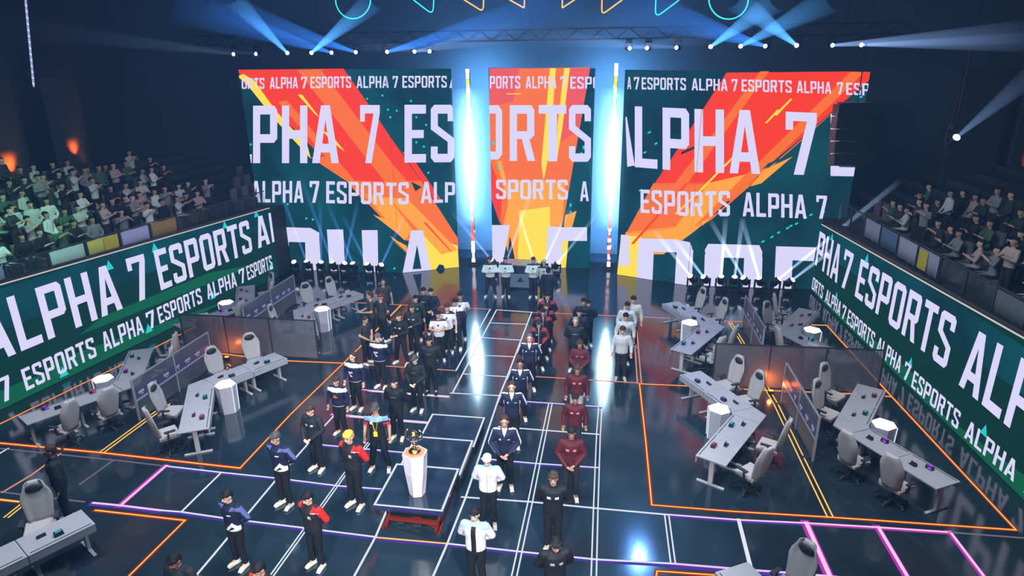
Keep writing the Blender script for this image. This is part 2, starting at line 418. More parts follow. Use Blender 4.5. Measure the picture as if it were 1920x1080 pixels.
stage_words(CS, c2, [
 ('PORTS', (193, 333), (137, 137), (80, 80)), ('ALPHA', (358, 500), (137, 137), (81, 81)), ('7', (518, 545), (137, 137), (82, 82)), ('ESPO', (563, 700), (138, 138), (83, 83)),
 ('O', (150, 250), (462, 464), (214, 214)), ('R', (285, 402), (470, 470), (214, 214)), ('T', (418, 545), (472, 472), (213, 213)), ('S', (557, 658), (474, 474), (213, 213)),
 ('SPORTS', (222, 552), (645, 648), (556, 556)), ('A', (608, 648), (655, 655), (564, 564))])
for l in ([(200, 765), (285, 765), (245, 985), (205, 985)], [(468, 775), (640, 775), (640, 838), (468, 838)], [(460, 770), (528, 775), (522, 985), (448, 985)]):
    CS.px(c2(l), LET, 8)
CS.build('narrow centre stage screen filled with orange and yellow rays behind lettering', 'screen')

c3 = cr(1140, 110, 2.4)
RS = Screen([(.42, 18.55), (3.55, 17.35), (9.75, 17.45)], (9.1, 8.9))
band(RS, c3, [(545, 45), (1188, 60), (1180, 92), (900, 330), (330, 380)], RED, 1)
band(RS, c3, [(400, 280), (940, 300), (640, 545), (205, 570)], RED, 1)
band(RS, c3, [(205, 560), (640, 540), (430, 745), (80, 790)], ORA, 1)
band(RS, c3, [(80, 780), (440, 735), (250, 880), (60, 880)], AMB, 1)
band(RS, c3, [(60, 795), (150, 800), (130, 985), (40, 985)], YEL, 2)
band(RS, c3, [(1090, 60), (1150, 62), (560, 640), (500, 640)], ORA, 2)
band(RS, c3, [(1000, 250), (1060, 200), (470, 720), (430, 745)], ORA, 3)
band(RS, c3, [(690, 50), (730, 50), (300, 640), (240, 640)], ORA, 2)
band(RS, c3, [(820, 180), (830, 180), (760, 255), (745, 255)], YEL, 3)
band(RS, c3, [(760, 230), (772, 230), (715, 290), (705, 290)], YEL, 3)
band(RS, c3, [(450, 560), (620, 520), (330, 810), (250, 830)], AMB, 3)
band(RS, c3, [(700, 500), (830, 440), (690, 560), (640, 575)], AMB, 3)
band(RS, c3, [(885, 190), (930, 178), (650, 430), (600, 440)], RED, 4)
band(RS, c3, [(350, 560), (362, 560), (115, 835), (105, 832)], RED, 4)
band(RS, c3, [(560, 440), (572, 440), (310, 700), (300, 700)], YEL, 4)
band(RS, c3, [(820, 432), (690, 500), (720, 470)], TEAL, 5)
band(RS, c3, [(420, 735), (480, 700), (425, 750)], AMB, 4)
for x, y in ((180, 330), (160, 420), (140, 590), (210, 380), (800, 760), (760, 780), (840, 740), (880, 715), (730, 800), (690, 820), (905, 700), (815, 750), (1130, 170), (960, 690)):
    band(RS, c3, [(x, y), (x+14, y-5), (x+14, y+3), (x, y+8)], CYA, 6)
for x, y in ((250, 1000), (560, 900), (860, 930), (330, 420)):
    band(RS, c3, [(x, y), (x+130, y-60), (x+130, y-48), (x, y+12)], DGR, 2)
stage_words(RS, c3, [
 ('A', (88, 106), (137, 137), (82, 82)), ('7', (118, 142), (138, 138), (83, 83)), ('ESPORTS', (153, 352), (138, 142), (84, 87)), ('ALPHA', (378, 537), (142, 145), (88, 92)),
 ('7', (555, 582), (146, 146), (92, 92)), ('ESPORTS', (600, 825), (147, 153), (93, 98)), ('ALPHA', (848, 1003), (154, 158), (99, 105)), ('7', (1028, 1056), (160, 160), (106, 106)), ('ESPO', (1070, 1215), (162, 167), (108, 113)),
 ('LPHA', (122, 684), (487, 518), (214, 232)), ('7', (798, 938), (520, 524), (238, 244)), ('E', (1000, 1112), (527, 529), (248, 252)),
 ('ESPORTS', (148, 548), (692, 708), (588, 594)), ('ALPHA', (605, 892), (708, 718), (600, 612)), ('7', (936, 984), (719, 720), (614, 616))])
for l in ([(80, 262), (86, 262), (122, 480), (88, 486)], [(60, 790), (98, 796), (100, 930), (50, 930)],
          [(140, 808), (300, 812), (370, 825), (383, 870), (140, 868)], [(135, 850), (207, 872), (200, 1030), (130, 1030)], [(310, 865), (383, 860), (375, 1040), (300, 1040)],
          [(450, 832), (680, 838), (694, 870), (690, 898), (440, 892), (435, 860)], [(435, 880), (520, 885), (510, 1045), (430, 1045)], [(612, 890), (694, 890), (690, 1050), (605, 1050)],
          [(755, 843), (935, 848), (925, 910), (755, 903)], [(755, 843), (832, 845), (822, 1060), (745, 1060)]):
    RS.px(c3(l), LET, 8)
RS.build('right stage screen with an orange streak rising to its outer top corner', 'screen')

# ---- the two long side walls
LW = Screen([(-17.75, .3), (-15.35, 16.3)], (3.62, 3.28)); LW.bg = DGR
def words(scr, mirror, rows):
    for txt, u0, u1, b0, b1, t0, t1 in rows:
        scr.text(txt, (u0, b0), (u1, b1), (u1, t1), (u0, t0), px=False)
k0 = 2.02
words(LW, False, [(t, a+k0, b+k0, c, d, e, f) for t, a, b, c, d, e, f in [
 ('ALPHA', 1.15, 5.75, 1.44, 1.50, 3.15, 3.15), ('7', 6.25, 7.02, 1.5, 1.52, 3.14, 3.12), ('ESPORTS', 7.45, 12.62, 1.58, 1.68, 3.10, 3.10), ('ALPH', 13.0, 16.6, 1.7, 1.75, 3.10, 3.05),
 ('7', 1.20, 1.62, .20, .20, .94, .94), ('ESPORTS', 1.98, 4.42, .22, .28, .92, .98), ('ALPHA', 4.72, 6.38, .30, .34, .98, 1.0), ('7', 6.58, 6.95, .35, .36, 1.0, 1.02),
 ('ESPORTS', 7.10, 9.30, .38, .44, 1.02, 1.08), ('ALPHA', 9.60, 11.35, .46, .48, 1.08, 1.12), ('7', 11.55, 11.9, .48, .49, 1.12, 1.14), ('ESPORTS', 12.05, 13.80, .50, .53, 1.14, 1.18)]])
for u, z in ((3.2, .12), (6.6, .25), (9.9, .4), (7.55, 3.05), (5.6, 2.95), (11.2, 3.05), (13.2, 3.1), (13.7, .5)):
    u += k0; LW.draw([(u-.16, z), (u+.16, z), (u, z+.34)], CYA, 5)
LW.draw([(0, .02), (9, .02), (4.0, .55), (0, .62)], GRN, 2)
LW.draw([(4, .02), (13, .02), (10, .28), (5, .75)], GRN, 1)
LW.draw([(6, 1.2), (15, 1.0), (12, 1.5), (7, 1.5)], GRN, 1)
LW.draw([(0, 2.2), (16.2, 2.5), (16.2, 3.3), (0, 3.62)], TEAL, 1)
o_lw = LW.build('long dark green LED wall along the left with slanting white lettering', 'screen')
RW = Screen([(9.66, -.1), (8.75, 17.2)], (3.52, 2.92)); RW.bg = DGR
L_ = RW.L
fl = lambda rows: [(t, 17.3-a, 17.3-b, c, d, e, f) for t, a, b, c, d, e, f in rows]
# reading direction runs from the far end to the near end
def rw(rows):
    for t, a, b, b0, b1, t0, t1 in rows:
        RW.text(t, (a+2.1, b0), (b+2.1, b1), (b+2.1, t1), (a+2.1, t0), px=False)
rw([('PHA', 15.22, 12.72, 1.2, 1.2, 2.66, 2.67), ('7', 12.45, 11.65, 1.2, 1.25, 2.67, 2.68), ('ESPORTS', 11.02, 4.83, 1.29, 1.38, 2.70, 2.89), ('ALPHA', 4.15, -.6, 1.28, 1.27, 2.92, 3.05), ('7', -1.1, -1.9, 1.25, 1.25, 3.0, 3.1),
    ('ORTS', 15.2, 13.9, .12, .12, .66, .67), ('ALPHA', 13.6, 12.0, .12, .12, .67, .67), ('7', 11.85, 11.5, .12, .12, .67, .67), ('ESPORTS', 11.3, 9.0, .12, .12, .67, .68), ('ALPHA', 8.75, 7.06, .11, .16, .68, .69), ('7', 6.85, 6.5, .12, .12, .68, .68),
    ('ESPORTS', 6.29, 3.78, .10, .15, .64, .66), ('ALPHA', 3.45, 1.45, .13, .2, .66, .7), ('7', 1.2, .8, .2, .2, .7, .7), ('ESP', .4, -.6, .2, .2, .7, .7)])
for u, z in ((13.9, 2.6), (10.6, 2.72), (6.6, .62), (2.8, .6), (9.6, 2.3), (12.6, .6), (2.0, 3.05)):
    u += 2.1; RW.draw([(u-.14, z), (u+.14, z), (u, z+.3)], CYA, 5)
RW.draw([(0, .02), (8, .02), (5, .35), (0, .9)], GRN, 2)
RW.draw([(6, .02), (17, .02), (12, .4), (8, .5)], GRN, 1)
RW.draw([(0, 2.3), (17.2, 1.9), (17.2, 2.9), (0, 3.5)], TEAL, 1)
o_rw = RW.build('long dark green LED wall along the right with slanting white lettering', 'screen')

# ------------------------------------------------------------------ light strips let into the floor
ntrim = [0]
def strip(pts, m, w=.05, under=None, uw=.0, uo=0, z=.006):
    """one inlaid strip through ground points; under = wider coloured edge below it"""
    ntrim[0] += 1
    if m is M_pink and under is None: under, uw, uo = M_mag, w*2.1, -.02
    mb = MB(); P = [Vector((p[0], p[1], 0)) for p in pts]
    def run(wd, z0, z1, mi, off=0):
        for a, b in zip(P, P[1:]):
            d = (b-a).normalized(); n = Vector((-d.y, d.x, 0)); a2 = a-d*wd*.5+n*off; b2 = b+d*wd*.5+n*off
            mb.add([a2-n*wd/2+Vector((0, 0, z1)), b2-n*wd/2+Vector((0, 0, z1)), b2+n*wd/2+Vector((0, 0, z1)), a2+n*wd/2+Vector((0, 0, z1)),
                    a2-n*wd/2+Vector((0, 0, z0)), b2-n*wd/2+Vector((0, 0, z0)), b2+n*wd/2+Vector((0, 0, z0)), a2+n*wd/2+Vector((0, 0, z0))],
                   [(0, 1, 2, 3), (7, 6, 5, 4), (0, 4, 5, 1), (1, 5, 6, 2), (2, 6, 7, 3), (3, 7, 4, 0)], mi)
    if under: run(uw, 0, z-.002, 1, uo)
    run(w, 0, z, 0)
    return tag(mb.build('trim_%d' % ntrim[0], [m, under] if under else [m]), kind='structure')
def g(*pp): return [tuple(fp(x, y)[:2]) for x, y in pp]
def white(*pp): strip(g(*pp), M_white, .045)
def whitev(*pp): strip(g(*pp), M_white, .045, M_violet, .11, -.03)
def dbl(*pp, off=.05, m=None, w=.03):
    P = g(*pp); d = (Vector(P[-1])-Vector(P[0])).normalized(); n = Vector((-d.y, d.x))*off
    for sgn in (1, -1): strip([(p[0]+sgn*n.x, p[1]+sgn*n.y) for p in P], m or M_white, w)
def orange(*pp, w=.03, uw=.09): strip(g(*pp), M_orange, w, M_red, uw)
# rows
strip(g((0, 841), (207, 862), (311, 874)), M_grey, .04)
whitev((311, 874), (415, 886), (521, 897), (632, 911), (713, 917)); white((866, 932), (994, 941), (1117, 953), (1250, 965))
strip(g((1250, 965), (1385, 975), (1512, 981)), M_pink, .05, M_violet, .11, -.03); strip(g((1512, 981), (1647, 989), (1779, 998)), M_pink, .05); strip(g((1779, 998), (1920, 1009)), M_grey, .04)
strip(g((0, 922), (38, 927), (158, 941)), M_grey, .04); strip(g((175, 943), (226, 948), (300, 957)), M_pink, .06, M_violet, .14, -.03)
whitev((300, 957), (340, 960), (415, 971), (569, 990), (704, 1007)); strip(g((706, 1008), (843, 1020)), M_orange, .04, M_violet, .12, -.03)
whitev((843, 1020), (970, 1034), (1115, 1049), (1260, 1057)); strip(g((1260, 1057), (1407, 1069), (1491, 1075), (1570, 1082)), M_pink, .05, M_violet, .15, -.04)
whitev((367, 1081), (521, 1099), (700, 1120))
whitev((576, 831), (611, 835), (761, 849)); whitev((903, 860), (1002, 869), (1121, 877))
strip(g((622, 777), (653, 779)), M_pink, .05); strip(g((653, 779), (720, 785), (805, 792)), M_white, .05, M_pink, .11, -.03); white((935, 800), (1022, 807), (1122, 814.5))
strip(g((664, 729), (694, 732)), M_pink, .045); strip(g((694, 732), (840, 743)), M_white, .04, M_pink, .1, -.03); white((845, 737), (937, 742)); whitev((940, 745), (987, 753), (1127, 763))
white((868, 701), (951, 706.5)); strip(g((951, 706.5), (1002, 706), (1196, 718)), M_salmon, .05)
for a, b in (((886, 665.5), (964, 669)), ((905, 633), (976.7, 638)), ((920, 605.5), (989, 608)), ((931, 581), (997, 585.5))): white(a, b)
# columns
dbl((1129, 714), (1122, 815), (1117, 953), (1113, 1090)); dbl((1032, 757), (1009, 868), (994, 942), (962, 1090))
white((997, 585), (951, 706), (937, 741)); white((937, 741), (873, 933), (838, 1021), (808, 1090))
white((931, 581), (849, 736)); white((724, 960), (704, 1007), (660, 1088))
dbl((692, 830), (646, 890), (569, 997), (505, 1086), off=.035); white((666, 732), (622, 784), (576, 834), (520, 897), (400, 1041), (362, 1086))
white((415, 886), (340, 960)); strip(g((311, 874), (226, 948)), M_pink, .07); strip(g((213, 863), (150, 908)), M_grey, .045); strip(g((113, 851), (60, 890), (5, 923)), M_salmon, .05)
white((15, 841), (-30, 868))
dbl((1250, 965), (1262, 1057), off=.045); strip(g((1385, 975), (1409, 1070)), M_white, .08); strip(g((1512, 981), (1556, 1080)), M_pink, .09); strip(g((1647, 989), (1702, 1082)), M_pink, .07); strip(g((1782, 998), (1846, 1082)), M_pink, .055)
# frames of the team areas (orange)
orange((0, 831), (190, 849), (450, 878), w=.04, uw=.13)
dbl((190, 849), (315, 757), off=.06, m=M_orange, w=.035)
orange((450, 878), (545, 777), (676, 650)); strip(g((676, 650), (752, 572)), M_orange, .05, M_red, .1)
orange((0, 795), (222, 687), (445, 572)); strip(g((445, 572), (470, 572)), M_salmon, .05)
orange((412, 663), (470, 670), (545, 677), (640, 681), w=.04, uw=.12); strip(g((640, 681), (855, 695)), M_salmon, .05)
white((855, 695), (919, 580)); strip(g((657, 567), (735, 571), (775, 573)), M_salmon, .05, M_red, .09); strip(g((775, 573), (871, 577), (919, 580)), M_salmon, .04)
strip(g((997, 586), (1031, 587), (1261, 597)), M_salmon, .05); strip(g((1348, 602), (1417, 604)), M_salmon, .05)
dbl((1189, 594), (1199, 719), off=.06, m=M_salmon, w=.04); orange((1199, 719), (1211, 830), (1222, 947))
orange((1202, 720), (1295, 724), (1371, 729), (1458, 733), (1537, 736), (1625, 740), (1671, 744), w=.035, uw=.10)
dbl((1369, 605), (1393, 644), off=.05, m=M_orange, w=.03); dbl((1434, 722), (1456, 760), (1510, 873), (1557, 970), off=.06, m=M_orange, w=.03)
orange((1222, 947), (1372, 959), (1556, 970), (1600, 973), (1905, 994)); orange((1905, 994), (1672, 744), (1550, 610)); strip(g((1550, 610), (1502, 609)), M_orange, .05)
orange((0, 937), (36, 941), w=.05); dbl((12, 970), (42, 946), off=.05, m=M_orange, w=.03)
orange((179, 957), (347, 976), w=.035, uw=.10); orange((347, 976), (238, 1084), w=.03, uw=.09)
orange((1229, 1090), (1232, 1071), (1289, 1075), (1420, 1084))

# ------------------------------------------------------------------ raised lift platforms down the middle, tallest at the front
M_plat = mat('platform_gloss', (.016, .028, .05), .10, ior=1.7, noise=(2, .3))
M_scis = mat('scissor_red', (.20, .018, .008), .4)
X0, X1 = -4.58, -3.10
def platform(y0, y1, h, label, opened):
    t = thing('lift_platform', label, 'platform', ((X0+X1)/2, (y0+y1)/2, 0))
    w, d = X1-X0, y1-y0
    mb = MB().box((0, 0, h-.06), (w, d, .12)); mb.build('deck', [M_plat], t)
    e = MB()
    for sx in (-1, 1): e.box((sx*(w/2-.015), 0, h+.003), (.045, d, .01))
    e.box((0, d/2-.02, h+.003), (w, .045, .01)); e.box((0, -d/2+.02, h+.003), (w, .04, .01))
    e.build('edge_light', [M_white], t)
    if opened:
        MB().box((0, -d/2-.002, h-.05), (w-.01, .003, .03)).build('front_glow', [M_violet], t)
        fr = MB()
        for s in (-1, 1):
            fr.bar((s*.55, -d*.44, .05), (s*.55, d*.40, h-.16), .05, .09); fr.bar((s*.49, d*.44, .05), (s*.49, -d*.40, h-.16), .05, .09)
            fr.bar((s*.62, -d*.45, .03), (s*.62, d*.45, .03), .05, .05)
        fr.bar((-.6, -d*.30, .12), (.6, -d*.42, .26), .07, .07); fr.bar((-.55, -.1, .1), (.58, -d*.40, .12), .06, .06); fr.bar((-.55, d*.40, h-.18), (.55, d*.40, h-.18), .07)
        fr.build('scissor_lift', [M_scis], t)
        MB().box((0, .1, .27), (w-.2, d-.6, .50)).build('bellows', [M_black], t)
        MB().box((-.28, -.45, .06), (.16, .12, .06)).box((.1, -.5, .06), (.2, .1, .06)).build('pump', [M_dark], t)
    else:
        MB().box((0, 0, (h-.12)/2), (w-.06, d-.02, h-.12)).build('skirt', [M_black], t)
    return t
platform(.05, 1.55, .66, 'tallest lift platform at the front, red scissor frame below, trophy plinth on it', True)
platform(1.60, 3.05, .46, 'second lift platform, one step lower, directly behind the trophy platform', False)
platform(3.10, 4.55, .24, 'third and lowest raised lift platform, farthest behind the trophy plinth', False)

# trophy on its plinth
pc = fp(783, 925, .66)
M_plinth = mat('plinth_white', (.80, .76, .82), .35)
M_silver = mat('trophy_silver', (.75, .70, .68), .18, metal=1)
M_gold = mat('trophy_gold', (.85, .42, .12), .22, metal=1)
t = thing('trophy_plinth', 'tall white faceted plinth on the front lift platform, trophy on top', 'plinth', (pc.x, pc.y, .667))
n6 = 6
ring = lambda r, z, a0=0: [Vector((r*math.cos(a0+2*PI*k/n6), r*math.sin(a0+2*PI*k/n6), z)) for k in range(n6)]
MB().loft([ring(.17, 0, .3), ring(.235, .55, .42), ring(.27, 1.02, .52)], smooth=False).build('column', [M_plinth], t)
MB().loft([ring(.24, 1.02, .52), ring(.24, 1.035, .52)], smooth=False).build('top_plate', [mat('plinth_top', (.55, .28, .15), .3)], t)
t = thing('trophy', 'silver and gold winged trophy cup standing on the white plinth', 'trophy', (pc.x, pc.y, .667+1.036))
def ringz(r, z, n=20): return [Vector((r*math.cos(2*PI*k/n), r*math.sin(2*PI*k/n), z)) for k in range(n)]
MB().loft([ringz(.13, 0), ringz(.13, .03), ringz(.10, .05), ringz(.04, .09)]).build('base', [M_gold], t)
MB().loft([ringz(.04, .09), ringz(.025, .16), ringz(.045, .20), ringz(.03, .23)]).build('stem', [M_silver], t)
MB().loft([ringz(.03, .23), ringz(.09, .27), ringz(.115, .34), ringz(.105, .42), ringz(.12, .44)]).build('cup', [M_silver], t)
MB().ell((0, 0, .43), (.085, .085, .06)).build('ball', [M_gold], t)
for sx in (-1, 1):
    MB().tube([(sx*.10, 0, .28), (sx*.17, 0, .33), (sx*.19, 0, .42), (sx*.15, 0, .50), (sx*.11, 0, .53)], [.018, .02, .022, .018, .008]).build('handle', [M_silver], t)

# ------------------------------------------------------------------ light towers, moving heads, beams
M_hot = glow('tower_blaze', (.55, .82, 1), 42)
M_ty = glow('tower_amber', (1, .50, .04), 2.2)
M_tr = glow('tower_red', (1, .10, .07), 1.6)
M_tw = glow('tower_pale', (.9, .85, 1), 2.2)
M_tc = glow('tower_cyan', (.05, .8, .75), 1.5)
def emissive_haze_mat(name, color, strength, mode, R, falloff=1.0):
    """self-emitting volume drawn as lit haze, brightest at its axis / its lamp"""
    m = bpy.data.materials.new(name); m.use_nodes = True; nt = m.node_tree; nt.nodes.clear()
    o = nt.nodes.new('ShaderNodeOutputMaterial'); e = nt.nodes.new('ShaderNodeEmission')
    e.inputs[0].default_value = (*color, 1)
    tc = nt.nodes.new('ShaderNodeTexCoord'); sp = nt.nodes.new('ShaderNodeSeparateXYZ'); nt.links.new(tc.outputs['Object'], sp.inputs[0])
    def mth(op, a, b=None):
        n = nt.nodes.new('ShaderNodeMath'); n.operation = op
        for i, q in enumerate((a, b)):
            if q is None: continue
            if isinstance(q, (int, float)): n.inputs[i].default_value = q
            else: nt.links.new(q, n.inputs[i])
        return n.outputs[0]
    x, y, z = sp.outputs
    if mode == 'axis':                         # glow around an upright axis, fading to nothing at R and at the ends
        r = mth('SQRT', mth('ADD', mth('MULTIPLY', x, x), mth('MULTIPLY', y, y)))
        q = mth('MAXIMUM', mth('SUBTRACT', 1, mth('DIVIDE', r, R)), 0); q = mth('POWER', q, 3)
        zz = mth('SUBTRACT', 1, mth('POWER', mth('ABSOLUTE', mth('DIVIDE', z, falloff)), 2)); zz = mth('MAXIMUM', zz, 0)
        f = mth('MULTIPLY', q, zz)
    else:                                      # cone along +z from a lamp: spreads, so thins with distance
        k = mth('ADD', mth('MULTIPLY', z, falloff), R)
        f = mth('POWER', mth('DIVIDE', R, k), 1.45)
        f = mth('MULTIPLY', f, mth('POWER', mth('MAXIMUM', mth('SUBTRACT', 1, mth('DIVIDE', z, mode)), 0), .8))
    s = mth('MULTIPLY', f, strength); nt.links.new(s, e.inputs[1]); nt.links.new(e.outputs[0], o.inputs['Volume'])
    return m
def tower(x, y, label, seed):
    t = thing('light_tower', label, 'light tower', (x, y, 0))
    MB().box((0, .12, 4.6), (.16, .08, 9.2)).box((0, .1, .03), (.5, .5, .06)).build('mast', [M_black], t)
    q = random.Random(seed); rows = [[], [], [], [], []]
    z = .15
    mb = MB()
    while z < 9.15:
        h = q.choice((.12, .18, .25, .3))
        if 3.7 < z < 6.9: z += h; continue
        if z > 6.9: mi = q.choice((0, 0, 2, 0))
        else: mi = q.choice((1, 1, 2, 1, 2))
        w = q.choice((.10, .13, .16))
        mb.box((q.uniform(-.01, .01), .04, z+h/2), (w, .07, h*.92), mi); z += h
        if q.random() < .18: mb.box((.085*q.choice((1, -1)), .05, z), (.09, .05, .12), 3)
    mb.build('pixel_tube', [M_ty, M_tr, M_tw, M_tc], t)
    MB().loft([[Vector((a*math.cos(2*PI*k/12), .02+.7*a*math.sin(2*PI*k/12), zz)) for k in range(12)] for a, zz in ((.06, 3.2), (.15, 4.0), (.26, 4.6), (.30, 5.2), (.23, 5.8), (.14, 6.5), (.06, 7.4))]).build('blaze_lamp_glare', [M_hot], t)  # lit strip section, widened in shape to imitate its glare
    h = MB().tube([(0, 0, -3.2), (0, 0, 3.2)], 1.25, 20, cap=False).build('emissive_halo', [emissive_haze_mat('tower_halo_glow_'+str(seed), (.26, .64, 1), 6.5, 'axis', 1.25, 3.2)], t, (0, -.1, 5.2))  # halo glow put into an emissive volume to imitate bloom in haze
    tag(h, kind='stuff')
tower(-6.55, 19.2, 'blazing upright light tower between left and centre screens', 3)
tower(.04, 19.2, 'blazing upright light tower between centre and right screens', 5)

M_lens = glow('lamp_lens', (.75, .88, 1), 5)
M_lensb = glow('lamp_lens_bright', (.80, .90, 1), 14)
bm_i = [0]
BEAMM = {}
def beam_mat(color, strength, L, r0, k):
    key = (color, round(strength, 2), round(L, 1), r0, round(k, 3))
    if key not in BEAMM: BEAMM[key] = emissive_haze_mat('beam_glow_%d' % len(BEAMM), color, strength, L, r0, k)
    return BEAMM[key]
def moving_head(loc, aim, label, group, beam=None, hang=False, bright=False, scale=1.0):
    """body box, yoke, head, lens and an emissive cone drawn as its beam; beam = (end point, end radius, colour, strength)"""
    t = thing('moving_head_light', label, 'stage light', loc, 0, group)
    sg = -1 if hang else 1; k = scale
    hc = Vector((0, 0, sg*.52*k))
    MB().box((0, 0, sg*.09*k), (.36*k, .36*k, .18*k)).build('base', [M_black], t, bevel=.02)
    y = MB()
    for s in (-1, 1): y.bar((s*.2*k, 0, sg*.16*k), (s*.2*k, 0, sg*.58*k), .06*k, .12*k)
    y.bar((-.2*k, 0, sg*.19*k), (.2*k, 0, sg*.19*k), .10*k, .06*k); y.build('yoke', [M_black], t)
    d = (Vector(aim)-(Vector(loc)+hc)).normalized()
    hd = MB().tube([hc-d*.2*k, hc-d*.12*k, hc+d*.12*k, hc+d*.2*k], [.10*k, .155*k, .155*k, .13*k], 14).build('head', [M_black], t)
    MB().tube([hc+d*.2*k, hc+d*.215*k], [.115*k, .10*k], 14).build('lens', [M_lensb if bright else M_lens], t)
    if beam:
        end, r1, colr, st = beam; o0 = Vector(loc)+hc+d*.23*k; L = (Vector(end)-o0).length; r0 = .05
        b = MB().tube([(0, 0, 0), (0, 0, L)], [r0, r1], 14, cap=False).build('beam', [beam_mat(colr, st, L, r0, (r1-r0)/L)], t)  # the cone itself emits the light of the beam
        b.rotation_euler = (Vector(end)-o0).to_track_quat('Z', 'Y').to_euler(); b.location = hc+d*.23*k
        tag(b, 'emissive cone drawn as a blue light beam in the haze', kind='stuff')
    return t
BLUE = (.04, .24, 1); PALE = (.30, .50, 1); CY = (.09, .40, 1)
# row hung over the screens
MB_t = MB()
TY, TZ = 16.8, 10.28
for dy, dz in ((0, 0), (.4, 0), (0, .4), (.4, .4)): MB_t.bar((-18, TY+dy, TZ+dz), (10.4, TY+dy, TZ+dz), .05)
xx = -18
while xx < 10.3:
    for dy in (0, .4): MB_t.bar((xx, TY+dy, TZ), (xx+.5, TY+dy, TZ+.4), .03); MB_t.bar((xx+.5, TY+dy, TZ+.4), (xx+1, TY+dy, TZ), .03)
    xx += 1
tr = thing('lighting_truss', 'long dark lattice truss carrying lamps above the three screens', 'truss'); MB_t.build('lattice', [M_black], tr)
tc_ = MB()
for x in (-16, -3.4, 8.5): tc_.bar((x, TY+.2, TZ+.4), (x, TY+.2, 15), .03)
tc_.build('hanger', [M_black], tr)
top = [  # lamp px, far px, depth of the far end, end radius, colour, strength, bright, words
 ((435, 108), (-40, 42), 6, .45, PALE, .5, 0, 'outermost ceiling lamp beyond the left end of left screen'), ((478, 112), (120, 66), 8, .3, PALE, .3, 0, 'second ceiling lamp from left, just outside left screen edge'),
 ((535, 112), (425, -16), 9, .36, CY, 6.5, 1, 'bright ceiling lamp over left screen, beam leaning left'), ((578, 110), (715, -10), 8, .36, CY, 6.5, 1, 'bright ceiling lamp over left screen, beam leaning right'),
 ((619, 108), (290, -4), 5, .55, BLUE, 5.0, 0, 'ceiling lamp over left screen with the upper long leftward beam'), ((665, 108), (360, -4), 6, .50, BLUE, 6.0, 0, 'ceiling lamp over middle of left screen, thick leftward beam'),
 ((720, 108), (1130, -12), 5, .55, BLUE, 6.0, 0, 'ceiling lamp over left screen with beam sweeping right across centre'), ((772, 106), (1000, 52), 7, .35, PALE, 1.6, 0, 'ceiling lamp over left screen with faint flat rightward beam'),
 ((804, 107), (640, 80), 8, .25, PALE, .7, 0, 'ceiling lamp over right end of left screen, weak beam'),
 ((1178, 107), (1400, 60), 8, .3, PALE, .7, 0, 'ceiling lamp over left end of right screen, weak rightward beam'), ((1215, 107), (960, 58), 7, .35, PALE, 1.0, 0, 'ceiling lamp over right screen, faint lower leftward beam'),
 ((1271, 108), (965, 70), 8, .3, PALE, .9, 0, 'ceiling lamp over right screen, lowest flat leftward beam'), ((1331, 112), (1470, -10), 8, .36, CY, 6.5, 1, 'bright ceiling lamp over right screen, inner of two rightward beams'),
 ((1387, 111), (1580, -14), 8, .42, CY, 5.5, 1, 'bright ceiling lamp over right screen, outer of two rightward beams'), ((1437, 113), (1110, -12), 5, .60, BLUE, 6.0, 0, 'ceiling lamp over right screen, long beam sweeping left across centre'),
 ((1495, 115), (1365, -14), 8, .38, CY, 6.5, 1, 'brightest ceiling lamp over right screen, beam leaning left'), ((1558, 118), (1960, 58), 6, .30, PALE, 3.6, 0, 'ceiling lamp at right screen end, upper flat rightward beam'),
 ((1612, 120), (1960, 78), 7, .26, PALE, 3.0, 0, 'outermost ceiling lamp past right screen, lower flat rightward beam')]
for (lp, ep, Y, r1, c, st, br, lab) in top:
    p = yp(*lp, TY-.2); e = yp(*ep, Y); lz = TZ-.02
    moving_head((p.x, TY+.1, TZ-.03), e, lab, 'lamps over the screens', (e, r1, c, st), True, br, scale=.66)
# lamps standing at the foot of the screens
foot = [
 ((553, 489), None, 'leftmost floor lamp before the left screen'), ((576, 489), (515, 330), 'second floor lamp from left before the left screen'), ((601, 488), (600, 372), 'third floor lamp from left, upright beam, before left screen'),
 ((624, 489), (563, 330), 'fourth floor lamp from left, beam leaning left, before left screen'), ((644, 489), (672, 372), 'fifth floor lamp from left before the left screen'), ((663, 490), (611, 375), 'sixth floor lamp from left before the left screen'),
 ((690, 491), (640, 400), 'seventh floor lamp from left before the left screen'), ((712, 492), (760, 400), 'floor lamp nearest the middle before the left screen'),
 ((926, 484), (845, 395), 'floor lamp behind the leftmost white-shirted man'), ((948, 484), (1000, 350), 'floor lamp behind the second white-shirted man'), ((1003, 484), (968, 385), 'floor lamp behind the third white-shirted man'), ((1019, 485), (1070, 385), 'floor lamp behind the fourth white-shirted man'),
 ((1043, 486), (1120, 400), 'dark floor lamp right of the white-shirted men'),
 ((1299, 517), (1225, 430), 'leftmost floor lamp before the right screen'), ((1323, 518), (1262, 445), 'second floor lamp from left before the right screen'), ((1352, 522), (1361, 405), 'third floor lamp from left, near upright beam, before right screen'),
 ((1377, 523), (1393, 405), 'fourth floor lamp from left, upright beam, before right screen'), ((1397, 524), (1330, 410), 'fifth floor lamp from left, beam leaning left, before right screen'), ((1425, 526), (1391, 410), 'sixth floor lamp from left before the right screen'),
 ((1454, 527), (1690, 337), 'floor lamp before right screen with longest beam rising right'), ((1480, 527), (1590, 446), 'rightmost floor lamp before the right screen')]
